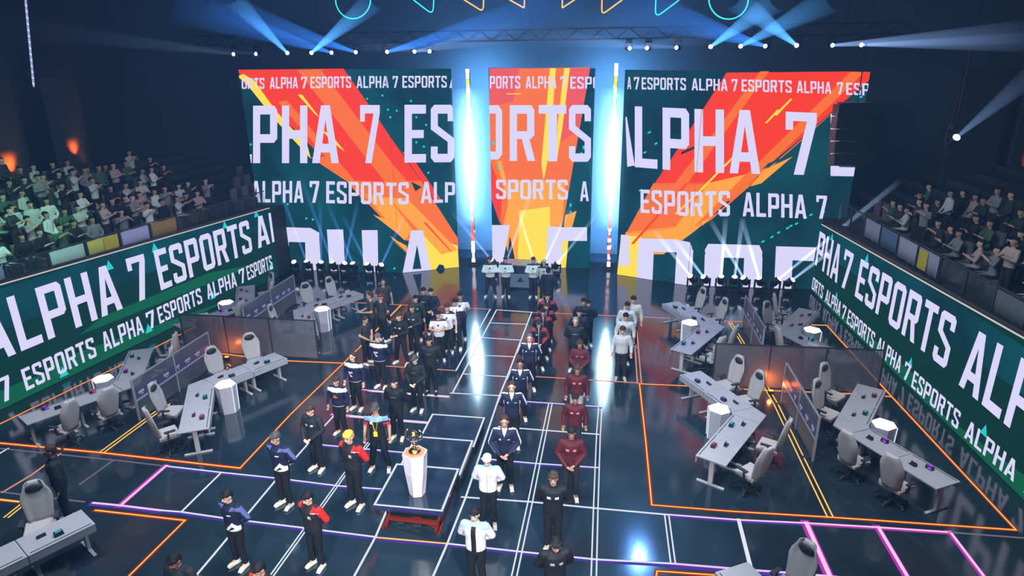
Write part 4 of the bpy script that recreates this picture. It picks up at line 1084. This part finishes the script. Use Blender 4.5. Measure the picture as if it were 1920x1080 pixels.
def cmat(c, rough=.7):
    k = tuple(c)
    if k not in PM: PM[k] = mat('fabric_%d' % len(PM), c, rough, spec=.25)
    return PM[k]
SK1 = mat('skin_light', (.66, .40, .29), .5, spec=.3); SK2 = mat('skin_tan', (.50, .28, .19), .5, spec=.3); SK3 = mat('skin_brown', (.33, .17, .11), .5, spec=.3)
M_eye = mat('eye_dark', (.02, .015, .015), .3); M_lip = mat('lips', (.30, .10, .09), .5)
BLK = (.010, .011, .014); NAVY = (.011, .015, .042); WHT = (.72, .72, .80); RED_ = (.55, .018, .015); MAR = (.075, .009, .015); GRYB = (.035, .045, .07); LBL = (.30, .55, .70)
SHW = (.85, .85, .72); YELL = (.85, .65, .05); OLV = (.045, .04, .035)
HB = (.008, .007, .008); HBR = (.05, .028, .018); HGR = (.10, .10, .11); HBL = (.75, .45, .06); HWH = (.75, .70, .70)
def use(name, me, mats, parent):
    """link a shared mesh with materials of this person's own"""
    o = bpy.data.objects.new(name, me); COL.objects.link(o); o.parent = parent
    while len(me.materials) < len(mats): me.materials.append(mats[len(me.materials)])
    for i, m in enumerate(mats): o.material_slots[i].link = 'OBJECT'; o.material_slots[i].material = m
    return o
def person(feet, label, pose='behind', stance='stand', yaw=0., kind='jacket', design='plain', cols=(BLK,), legs=BLK, shoes=SHW, hair='fringe', hcol=HB, skin=None, h=1.0, pitch=.06, z=0., group=None, extra=None):
    p = fp(*feet, z) if feet[0] > 30 or feet[1] > 30 else Vector((*feet, z))
    t = thing('person', label, 'person', (p.x, p.y, z), yaw, group); t.scale = (h*1.07, h*1.07, h)
    sk = skin or rnd.choice((SK1, SK1, SK2))
    use('body', cached(body_mesh, pose, stance, pitch), [sk, M_eye, M_lip], t)
    use('hair' if hair != 'cap' else 'cap', cached(hair_mesh, hair, pitch), [cmat(hcol)], t)
    cl = [cmat(c) for c in cols]
    while len(cl) < 4: cl.append(cl[-1] if len(cl) > 1 else cl[0])
    use('jacket' if kind == 'jacket' else 'shirt', design_mesh(pose, kind, design), cl, t)
    use('trousers', cached(trouser_mesh, stance), [cmat(legs)], t)
    f = LEGS[stance]
    for s in (-1, 1):
        o = use('shoe', cached(shoe_mesh), [cmat(shoes)], t); o.location = (s*f, .0, 0); o.rotation_euler = (0, 0, s*.18)
    if extra == 'lanyard':
        m = MB(); 
        for s in (-1, 1): m.bar((s*.07, -.02, 1.485), (s*.062, -.128, 1.38), .02, .006).bar((s*.062, -.132, 1.38), (s*.01, -.142, 1.12), .02, .006)
        m.build('lanyard', [cmat(YELL)], t); MB().box((0, -.15, 1.06), (.085, .012, .12)).build('badge', [cmat(YELL)], t)
    return t

# --- front left: two columns of players, from the nearest row backwards
TRI = (NAVY, (.10, .12, .30), (.80, .74, .72)); RDJ = ((.016, .016, .020), RED_, (.75, .55, .50)); EMB = (NAVY, (.72, .72, .85), (.75, .12, .03)); SEV = (NAVY, (.66, .64, .80))
W_ = 1.5
def tile(c, r): return (c*W_, r*W_)
person((452, 1060), 'navy jacket, white triangle at hem, hands behind back, nearest of the two such', 'behind', yaw=-.30, design='tri', cols=TRI, hcol=HB, hair='fringe', h=1.0, pitch=.25)
person((537, 947), 'navy jacket, white triangle at hem, standing behind the nearer triangle jacket', 'behind', yaw=-.30, design='tri', cols=TRI, hcol=(.06, .06, .065), hair='fringe', h=1.06, pitch=.2)
person((596, 1061), 'black jacket with red shoulders, dark hair, standing left of the orange floor pit', 'behind', yaw=-.28, design='red', cols=RDJ, hcol=HB, h=.98, pitch=.22)
person((669, 948), 'bright blond hair, black jacket with red sleeve, left of trophy platform', 'behind', yaw=-.28, design='red', cols=RDJ, hcol=HBL, hair='messy', skin=SK1, h=1.08, pitch=.2)
person(tile(-3.54, -1.96), 'head and red shoulders only, cut by the bottom edge of the picture', 'behind', yaw=-.3, design='red', cols=((.016, .016, .020), (.65, .04, .015), (.75, .55, .50)), hcol=HB, h=1.0, pitch=.35)
person(tile(-4.54, -1.96), 'dark head with grey shoulders at bottom edge beside orange strip', 'front', yaw=-.1, design='logos', cols=((.02, .022, .03), WHT), hcol=HB, skin=SK3, h=1.0, pitch=.45)
person((597, 880), 'plain black jacket with small white chest mark behind the blond man', 'front', yaw=-.22, design='logos', cols=((.016, .018, .024), (.5, .5, .6)), hcol=HBR, h=1.0, pitch=.2)
person((714, 880), 'team shirt with bare arms, cap and yellow lanyard badge', 'sides', 'wide', yaw=.1, kind='tee', design='team_tee', cols=(BLK, (.20, .36, .55), (.75, .75, .8), (.55, .03, .05)), hair='cap', hcol=(.05, .05, .06), skin=SK2, h=1.03, pitch=.1, extra='lanyard')
person((641, 813), 'navy jacket, white shoulders, orange triangle on the chest', 'sides', yaw=-.1, design='emblem', cols=EMB, hcol=HBR, h=.95)
person((747, 822), 'black hooded sweater, short dark hair, behind the man with lanyard', 'behind', yaw=-.05, design='text', cols=(BLK, (.10, .10, .12)), hcol=HB, h=1.0)
person((671, 767), 'navy jacket with white crooked mark on belly, nearer of that pair', 'sides', yaw=-.15, design='seven', cols=SEV, hcol=HBR, h=1.0, hair='long')
person((716, 726), 'navy jacket with white crooked mark on belly, farther of that pair', 'behind', yaw=-.1, design='seven', cols=SEV, hcol=HGR, h=1.0)
person((784, 770), 'black outfit and dark cap, hands in front, with white shoes', 'front', yaw=-.1, design='text', cols=((.012, .016, .018), (.08, .08, .09)), hair='cap', hcol=(.05, .05, .06), h=.98)
person((810, 737), 'all black hooded outfit with black shoes, right of the capped man', 'behind', yaw=.05, design='text', cols=((.012, .014, .018), (.08, .08, .09)), shoes=BLK, hcol=HB, h=1.04)
person((754, 682), 'black jacket, wide stance, hands clasped before chest', 'hold', 'wide', yaw=-.2, design='logos', cols=(BLK, (.4, .4, .45)), hcol=HBR, skin=SK1, h=1.02)
person((778, 664), 'black jacket behind and right of man with clasped hands', 'hold', yaw=-.1, design='logos', cols=((.016, .02, .022), (.35, .35, .4)), hcol=HBR, skin=SK2, h=1.02)
person((826, 676), 'white jersey, forearms folded, nearest of white-jersey group left of tower', 'crossed', yaw=.15, kind='tee', design='badge', cols=((.62, .62, .64), (.6, .6, .6), (.03, .02, .05)), hcol=HB, h=1.0)
person((842, 661), 'white jersey just behind the folded arms man', 'sides', yaw=.05, kind='tee', design='badge', cols=(WHT, WHT, (.03, .02, .05)), hcol=HBR, skin=SK1, h=1.0)
person((857, 655), 'dark jacket open on white shirt, between two white jerseys', 'behind', yaw=0, design='open', cols=((.03, .02, .05), WHT, WHT, WHT), hcol=HB, skin=SK2, h=1.05)
person((866, 636), 'white jersey with black neck badge, farthest of the white-jersey group', 'behind', yaw=0, kind='tee', design='badge', cols=(WHT, WHT, (.03, .02, .05)), hcol=HB, h=1.0)
person((784, 638), 'dark jacket with pale marks, front of the dark trio at back left', 'sides', yaw=.1, design='logos', cols=((.02, .03, .03), (.4, .5, .55)), hcol=HB, h=.96)
person((799, 627), 'black jacket, tall, middle of the dark trio at back left', 'sides', yaw=0, design='text', cols=((.008, .012, .022), (.3, .35, .4)), hcol=HB, h=1.02)
person((812, 624), 'navy jacket with pale cuff, right of the dark trio at back left', 'front', yaw=-.1, design='logos', cols=((.012, .016, .04), (.3, .35, .4)), hcol=HB, h=.97)
person((724, 606), 'olive shirt, bare forearms, brown hair, farthest of the left crew', 'sides', yaw=.6, kind='tee', cols=(OLV,), hcol=HBR, skin=SK2, h=1.0, hair='short')
person((701, 640), 'olive shirt with arms stretched forward, left crew', 'hold', yaw=-1.1, kind='tee', cols=(OLV,), hcol=HBR, skin=SK2, h=1.05, hair='short')
person((720, 640), 'dark shirt and reddish cap, turned away, left crew', 'front', yaw=2.7, kind='tee', cols=((.03, .03, .03),), hcol=(.16, .03, .03), hair='cap', skin=SK2, h=1.02)
person((690, 682), 'dark shirt with bowed head, nearest of the left crew', 'front', yaw=1.2, kind='tee', cols=((.03, .03, .035),), hcol=HBR, skin=SK2, h=.95, hair='short', pitch=.4)
# --- columns right of the platforms
JK = (NAVY, (.72, .72, .85), (.55, .58, .70), (.68, .62, .66)); MJ = (MAR, (.5, .2, .2)); RB = ((.014, .012, .016), (.28, .02, .04), (.5, .5, .5))
person(tile(-1.42, -.78), 'open white jacket over black tee, dark hair, nearest of centre column', 'behind', yaw=-.05, design='open', cols=(WHT, WHT, LBL, BLK), hcol=HB, skin=SK1, h=1.0)
person((917, 985), 'zipped white jacket and white hair in centre column', 'behind', yaw=.05, design='zip', cols=(WHT, WHT, LBL, (.25, .25, .32)), hcol=HWH, hair='messy', skin=SK1, h=1.0, shoes=(.6, .6, .6), pitch=.3)
person((948, 914), 'navy jacket with white sleeve piping, hands in front, nearest of those four', 'front', yaw=.1, design='stripe', cols=JK, hcol=HBR, h=1.06, hair='short')
person((961, 838), 'navy jacket, wide white shirt collar, second nearest of the piped four', 'behind', yaw=.1, design='stripe', cols=JK, hcol=HBR, h=1.05, hair='short')
person((976, 786), 'navy jacket with white piping, third nearest of the piped four', 'behind', yaw=.1, design='stripe', cols=JK, hcol=HB, skin=SK3, h=1.02, hair='short')
person((993, 731), 'navy jacket with white piping, farthest of the piped four', 'behind', yaw=.1, design='stripe', cols=JK, hcol=HGR, h=1.03, hair='short')
person((1010, 692), 'black and red jersey with cap, nearest of the red-trimmed four', 'front', yaw=.1, design='trim', cols=RB, hcol=(.02, .02, .03), hair='cap', h=.97)
person((1018, 672), 'black and red jersey, second of the red-trimmed four', 'behind', yaw=.1, design='trim', cols=RB, hcol=HB, h=1.0)
person((1024, 656), 'black and red jersey, third of the red-trimmed four', 'behind', yaw=.05, design='trim', cols=RB, hcol=HBR, h=.97)
person((1026, 640), 'black and red jersey, farthest of the red-trimmed four', 'behind', yaw=.05, design='trim', cols=RB, hcol=HB, skin=SK1, h=1.03)
person((1036, 1030), 'black jacket with two white chest marks and brown hair', 'behind', yaw=.05, design='logos', cols=(BLK, WHT), hcol=HBR, hair='messy', skin=SK2, h=1.03)
person(tile(-0.41, -1.12), 'black clothes, bowed dark head, at bottom edge in right column', 'behind', yaw=.3, design='logos', cols=(BLK, (.3, .3, .35)), hcol=HB, skin=SK2, h=1.0, pitch=.4)
person((1069, 934), 'maroon sweater, dark trousers, nearest of maroon column', 'front', yaw=.05, design='logos', cols=MJ, legs=(.02, .022, .03), hcol=HB, skin=SK3, h=1.03)
person((1076, 852), 'maroon sweater, second nearest of maroon column', 'sides', yaw=.05, design='logos', cols=MJ, legs=(.02, .022, .03), hcol=HB, skin=SK3, h=.96)
person((1080, 795), 'maroon sweater, third nearest of maroon column', 'sides', yaw=.05, design='logos', cols=MJ, legs=(.3, .28, .3), hcol=HBR, skin=SK3, h=1.0)
person((1085, 738), 'dark maroon sweater, farthest of maroon column', 'front', yaw=0, design='logos', cols=((.08, .014, .024), (.3, .1, .1)), legs=(.02, .022, .03), hcol=HBR, skin=SK3, h=.98)
person((1077, 695), 'dark jacket with pale hair band behind the maroon column', 'behind', yaw=0, design='text', cols=((.014, .02, .03), (.2, .25, .3)), hcol=(.30, .24, .20), skin=SK1, h=1.03, hair='short')
person((1084, 672), 'dark jacket just behind the pale-haired man', 'behind', yaw=0, design='text', cols=((.02, .025, .04), (.2, .25, .3)), hcol=HB, h=1.0)
person((1092, 652), 'navy jacket at the far end of the right column', 'behind', yaw=0, design='text', cols=((.012, .02, .045), (.3, .35, .4)), hcol=HB, h=1.03)
person((1101, 648), 'teal-dark jacket, rightmost at the far end of right column', 'behind', yaw=.1, design='text', cols=((.015, .03, .045), (.3, .35, .4)), hcol=HB, h=.95)
SS = ((.60, .60, .62), (.42, .43, .47), WHT)
person((1163, 711), 'striped white shirt, nearest of the four beside right tower', 'sides', yaw=0, design='stripes', cols=SS, legs=(.02, .022, .03), hcol=HBR, skin=SK1, h=1.0, shoes=(.4, .4, .3))
person((1169, 682), 'white shirt, second of the four beside right tower', 'sides', yaw=0, design='stripes', cols=((.62, .62, .64), (.55, .55, .58)), legs=(.02, .022, .03), hcol=HB, h=1.0)
person((1172, 660), 'white shirt, third of the four beside right tower', 'sides', yaw=0, design='stripes', cols=((.62, .62, .64), (.55, .55, .58)), legs=(.02, .022, .03), hcol=HB, h=1.02)
person((1183, 650), 'cream shirt, black hair, farthest of the four beside right tower', 'sides', yaw=0, design='plain', cols=((.60, .58, .52),), legs=(.02, .022, .03), hcol=HB, h=1.05)
# --- the row before the centre screen
WB = ((.72, .82, .80), WHT, (.03, .03, .04)); wb = dict(design='badge', cols=WB, legs=(.02, .022, .03), hcol=HBR, skin=SK1, shoes=(.9, .9, .9))
person((920, 557), 'white sweater, arms crossed, leftmost before centre screen', 'crossed', 'wide', yaw=.1, **wb)
person((949, 557), 'white sweater, arms crossed, just left of the logo counter', 'crossed', yaw=.05, **wb)
person((1000, 558), 'white sweater, arms crossed, just right of the logo counter', 'crossed', yaw=.05, **wb)
wb['cols'] = ((.55, .56, .52), WHT, (.03, .03, .04)); wb['hcol'] = (.4, .38, .36)
person((1020, 564), 'cream sweater, pale hair, rightmost before centre screen', 'behind', yaw=0, **wb)
person((1028, 588), 'dark clothed crew member seen from behind before centre screen', 'hold', yaw=2.9, design='plain', cols=((.012, .02, .035),), legs=(.012, .016, .025), shoes=(.03, .03, .04), hcol=HB, h=1.08, hair='short')
person(tile(-7.56, -0.41), 'dark clothed crew member behind the nearest left desk', 'sides', yaw=-.8, design='plain', cols=((.012, .016, .022),), legs=(.012, .014, .02), shoes=(.4, .4, .4), hcol=(.04, .025, .02), skin=SK3, h=1.08, hair='short')
# logo counter between the men in white
cp = fp(976, 541); t = thing('counter', 'dark glossy counter with lit front and black triangle mark, before centre screen', 'counter', (cp.x, cp.y+.3, 0))
MB().box((0, 0, .55), (1.30, .9, 1.10)).build('body', [mat('counter_dark', (.02, .03, .05), .2)], t, bevel=.03)
MB().box((0, -.455, .42), (1.10, .02, .62)).build('front_panel', [glow('counter_panel', (.075, .13, .20), 1)], t)
m = MB().poly([(-.13, 0), (.17, 0), (.02, .24)], -.005, .005); m.v = [(x, -.472+z, .36+y) for x, y, z in m.v]; m.build('triangle_mark', [M_black], t)
MB().box((0, 0, 1.11), (1.34, .94, .03)).build('top_plate', [mat('counter_top', (.2, .2, .22), .15)], t)

# ------------------------------------------------------------------ crowd, tiers, railings
def spectator_mesh(seated, arms):
    b = MB(); dz = -.42 if seated else 0.
    class _Q:                                  # shifts everything drawn through it
        pass
    T = head_shapes(b, .1)
    b.loft([ering((0, .01, .90), .165, .12), ering((0, .0, 1.12), .16, .11), ering((0, 0, 1.30), .19, .125), ering((0, 0, 1.41), .18, .11), ering((0, .01, 1.47), .09, .07)], mi=0)
    b.ell((0, .03, 1.705), (.088, .10, .095), 14, 10)
    for s in (-1, 1):
        sh, e, w, h = arm_pts('front' if arms == 'lap' else 'hold', s)
        if arms == 'up': e = Vector((s*.30, -.10, 1.30)); w = Vector((s*.10, -.28, 1.45))
        if arms == 'clap': e = Vector((s*.27, -.10, 1.20)); w = Vector((s*.04, -.30, 1.28))
        b.caps((s*.1, 0, 1.41), sh, .07, .066); b.caps(sh, e, .062, .052); b.caps(e, w, .05, .036); b.caps(w, w+(w-e).normalized()*.12, .036, .03)
        if seated:
            hip = Vector((s*.09, 0, .93)); kn = Vector((s*.12, -.43, .92)); an = Vector((s*.12, -.43, .50))
        else:
            hip = Vector((s*.09, 0, .93)); kn = Vector((s*.10, -.02, .5)); an = Vector((s*.11, 0, .1))
        b.caps(hip, kn, .095, .07); b.caps(kn, an, .07, .05); b.caps(an, an+Vector((0, -.14, -.04)), .045, .04)
    me = remeshed(b, .022, 3, 'spectator')
    c = centers(me); x, y, z = c.T; mi = np.ones(len(c))                  # 0 skin 1 shirt 2 trousers 3 hair
    mi[(z > 1.50)] = 0; mi[(z > 1.58) & ((y > .012) | (z > 1.715))] = 3; mi[z < .985] = 2; mi[(y < -.22) & (z > 1.0) & (z < 1.56)] = 0
    setmi(me, mi)
    if seated: me.transform(Matrix.Translation((0, 0, dz)))
    return me
SPM = {(s, a): spectator_mesh(s, a) for s in (True, False) for a in ('lap', 'clap', 'up')}
SHIRTS = {'pale': (.55, .55, .56), 'white': (.72, .72, .74), 'grey': (.22, .22, .24), 'dark': (.03, .035, .045), 'black': (.012, .012, .015), 'green': (.05, .12, .06), 'rosy': (.45, .32, .33)}
def tier_x(side, k, y):                        # rows follow the long walls
    if side < 0: base = -17.75+(y-.3)*.15-1.35; return base-.92*k
    return 9.66-(y+.1)*.0526+1.35+.92*k
def tier_z(k): return 3.18+.28*k
def crowd(side, name, rows, y0, y1, keep, share, pal, ordn):
    for k in range(rows):
        y = y0
        while y < y1:
            x = tier_x(side, k, y); z = tier_z(k); yy = y; y += rnd.uniform(.56, .72)
            q = proj((x, yy, z+1.0))
            if not keep(q, k) or rnd.random() > share: continue
            st = rnd.random() < .22
            arms = rnd.choice(('lap', 'clap', 'clap', 'up'))
            sh = rnd.choice(pal)
            me = SPM[(not st, arms)]
            o = use('spectator', me, [rnd.choice((SK1, SK2)), cmat(SHIRTS[sh]), cmat((.02, .02, .026)), cmat(HB)], None)
            o.location = (x+rnd.uniform(-.08, .08), yy, z); o.rotation_euler = (0, 0, (PI/2 if side < 0 else -PI/2)+rnd.uniform(-.4, .4))
            tag(o, '%s spectator in a %s shirt in the %s stand, %s row' % ('standing' if st else 'seated', sh, name, ordn[k]), 'spectator', 'spectators in the %s stand in %s shirts' % (name, sh))
            if not st: seat((x, yy, z), o.rotation_euler[2], name, ordn[k])
SEAT = [None]
M_seat = mat('seat_fabric', (.16, .12, .13), .8)
def seat(loc, rz, name, row):
    if SEAT[0] is None:
        mb = MB().box((0, .04, .40), (.46, .44, .08)).box((0, .27, .68), (.46, .07, .62)).box((0, .05, .18), (.36, .30, .36)); SEAT[0] = mb.mesh('seat')
    o = use('stand_seat', SEAT[0], [M_seat], None); o.location = loc; o.rotation_euler = (0, 0, rz)
    tag(o, 'dim upholstered seat in the %s stand, %s row' % (name, row), 'seat', 'seats in the %s stand, %s row' % (name, row))
ORDN = ['front', 'second', 'third', 'fourth', 'fifth', 'sixth', 'seventh', 'eighth']
crowd(-1, 'left', 8, 2.5, 19.5, lambda q, k: -40 < q[0] < 430 and q[1] > 312+max(0, q[0]-270)*.42, .96, ['pale', 'white', 'grey', 'pale', 'dark', 'rosy', 'green', 'black'], ORDN)
crowd(1, 'right', 6, 2.5, 17.5, lambda q, k: 1665 < q[0] < 1970 and q[1] > 372, .80, ['dark', 'grey', 'black', 'rosy', 'dark', 'pale', 'green'], ORDN)
# empty seats at the far, dark ends of both stands
for side, name, ys in ((-1, 'left', (15.5, 19.5)), (1, 'right', (12.5, 17.0))):
    for k in range(3):
        y = ys[0]
        while y < ys[1]:
            q = proj((tier_x(side, k, y), y, tier_z(k)+1))
            if (side < 0 and 440 <= q[0] < 505) or (side > 0 and 1600 < q[0] <= 1655):
                seat((tier_x(side, k, y), y, tier_z(k)), PI/2 if side < 0 else -PI/2, name, ORDN[k])
            y += .75
for side, nm in ((-1, 'left'), (1, 'right')):
    for k in range(8):
        a0, a1 = tier_x(side, k, .0), tier_x(side, k, 21.0)
        w = .92 if k else 1.75
        x_in0, x_in1 = a0-side*(.46 if k else 1.25), a1-side*(.46 if k else 1.25)
        pts = [(x_in0, .0), (x_in1, 21.0), (x_in1+side*w, 21.0), (x_in0+side*w, .0)]
        if side > 0: pts = pts[::-1]
        tag(MB().poly(pts[::-1], 0, tier_z(k)).build('floor_tier_%s_%d' % (nm, k), [M_tier]), kind='structure')
# glass balustrade panels along the front of the stands, with cloth banners tied to some of them
M_bgl = bpy.data.materials.new('balustrade_glass'); M_bgl.use_nodes = True
nt = M_bgl.node_tree; bs = nt.nodes['Principled BSDF']; bs.inputs['Base Color'].default_value = (.05, .07, .09, 1); bs.inputs['Roughness'].default_value = .1
tp = nt.nodes.new('ShaderNodeBsdfTransparent'); mx = nt.nodes.new('ShaderNodeMixShader'); mx.inputs[0].default_value = .22
nt.links.new(tp.outputs[0], mx.inputs[1]); nt.links.new(bs.outputs[0], mx.inputs[2]); nt.links.new(mx.outputs[0], nt.nodes['Material Output'].inputs[0])
def rail_x(side, y): return tier_x(side, 0, y)-side*1.0
BAN = {(-1, 4): ((.42, .55, .52), 'pale teal'), (-1, 5): ((.55, .50, .10), 'yellow and white'), (-1, 6): ((.42, .40, .62), 'lavender'), (-1, 7): ((.32, .20, .06), 'ochre'), (-1, 2): ((.20, .22, .32), 'dim violet'),
       (1, 9): ((.30, .33, .42), 'pale grey'), (1, 8): ((.10, .16, .28), 'dark blue striped'), (1, 7): ((.34, .36, .45), 'light grey'), (1, 6): ((.30, .30, .40), 'grey and yellow'), (1, 3): ((.10, .12, .14), 'dim grey')}
for side, nm in ((-1, 'left'), (1, 'right')):
    for i in range(12):
        y0, y1 = 1.0+1.3*i, 2.27+1.3*i
        p = Vector((rail_x(side, y0), y0, tier_z(0))); q = Vector((rail_x(side, y1), y1, tier_z(0))); d = q-p; c = (p+q)/2
        t = thing('balustrade', 'glass balustrade panel before the %s stand, %d along from the front' % (nm, i+1), 'railing', c, math.atan2(d.y, d.x), 'balustrade of the %s stand' % nm)
        L = d.length
        MB().box((0, 0, .46), (L-.05, .02, .66)).build('glass_panel', [M_bgl], t)
        MB().box((0, 0, .84), (L, .05, .035)).build('handrail', [M_dark], t)
        MB().box((-L/2+.02, 0, .42), (.05, .05, .84)).build('post', [M_dark], t)
        if (side, i) in BAN:
            colr, w = BAN[(side, i)]
            b = thing('cloth_banner', '%s cloth banner tied to the %s balustrade' % (w, nm), 'banner', c, math.atan2(d.y, d.x))
            sgn = 1 if side > 0 else -1
            m = MB(); n = 14; rows = []
            for j in range(n+1):
                u = -L*.46+L*.92*j/n; wv = .012*math.sin(j*1.7)
                rows.append([Vector((u, sgn*(.05+wv), .13+.015*math.sin(j))), Vector((u, sgn*(.05+wv*.5), .48)), Vector((u, sgn*.05, .80)), Vector((u, sgn*.042, .80)), Vector((u, sgn*(.042+wv*.5), .48)), Vector((u, sgn*(.042+wv), .13+.015*math.sin(j)))])
            m.loft(rows).build('cloth', [cmat(colr)], b)
            if 'yellow' in w: MB().box((L*.2, sgn*.075, .47), (L*.4, .006, .58)).build('yellow_panel', [cmat((.55, .45, .03))], b)
# ledge cap on the LED walls
M_cap = mat('ledge_metal', (.5, .5, .55), .3, metal=.6)
for scr, nm in ((LW, 'left'), (RW, 'right')):
    a, b = scr.pts[0]-scr.norm[0]*.09, scr.pts[-1]-scr.norm[0]*.09; za, zb = scr.top
    o = MB().bar((a.x, a.y, za+.02), (b.x, b.y, zb+.02), .04, .20).build('trim_%s' % nm, [M_black]); tag(o, kind='structure')
    a1, b1 = scr.pts[0]+scr.norm[0]*.012, scr.pts[-1]+scr.norm[0]*.012
    tag(MB().bar((a1.x, a1.y, za+.025), (b1.x, b1.y, zb+.02), .03, .03).build('trim_%s_edge' % nm, [M_edge]), kind='structure')
    a2 = a-scr.norm[0]*.1; b2 = b-scr.norm[0]*.1
    tag(MB().add([(a2.x, a2.y, 0), (b2.x, b2.y, 0), (b2.x, b2.y, zb-.25), (a2.x, a2.y, za-.6)], [(0, 1, 2, 3)]).build('wall_stand_%s' % nm, [M_tier]), kind='structure')
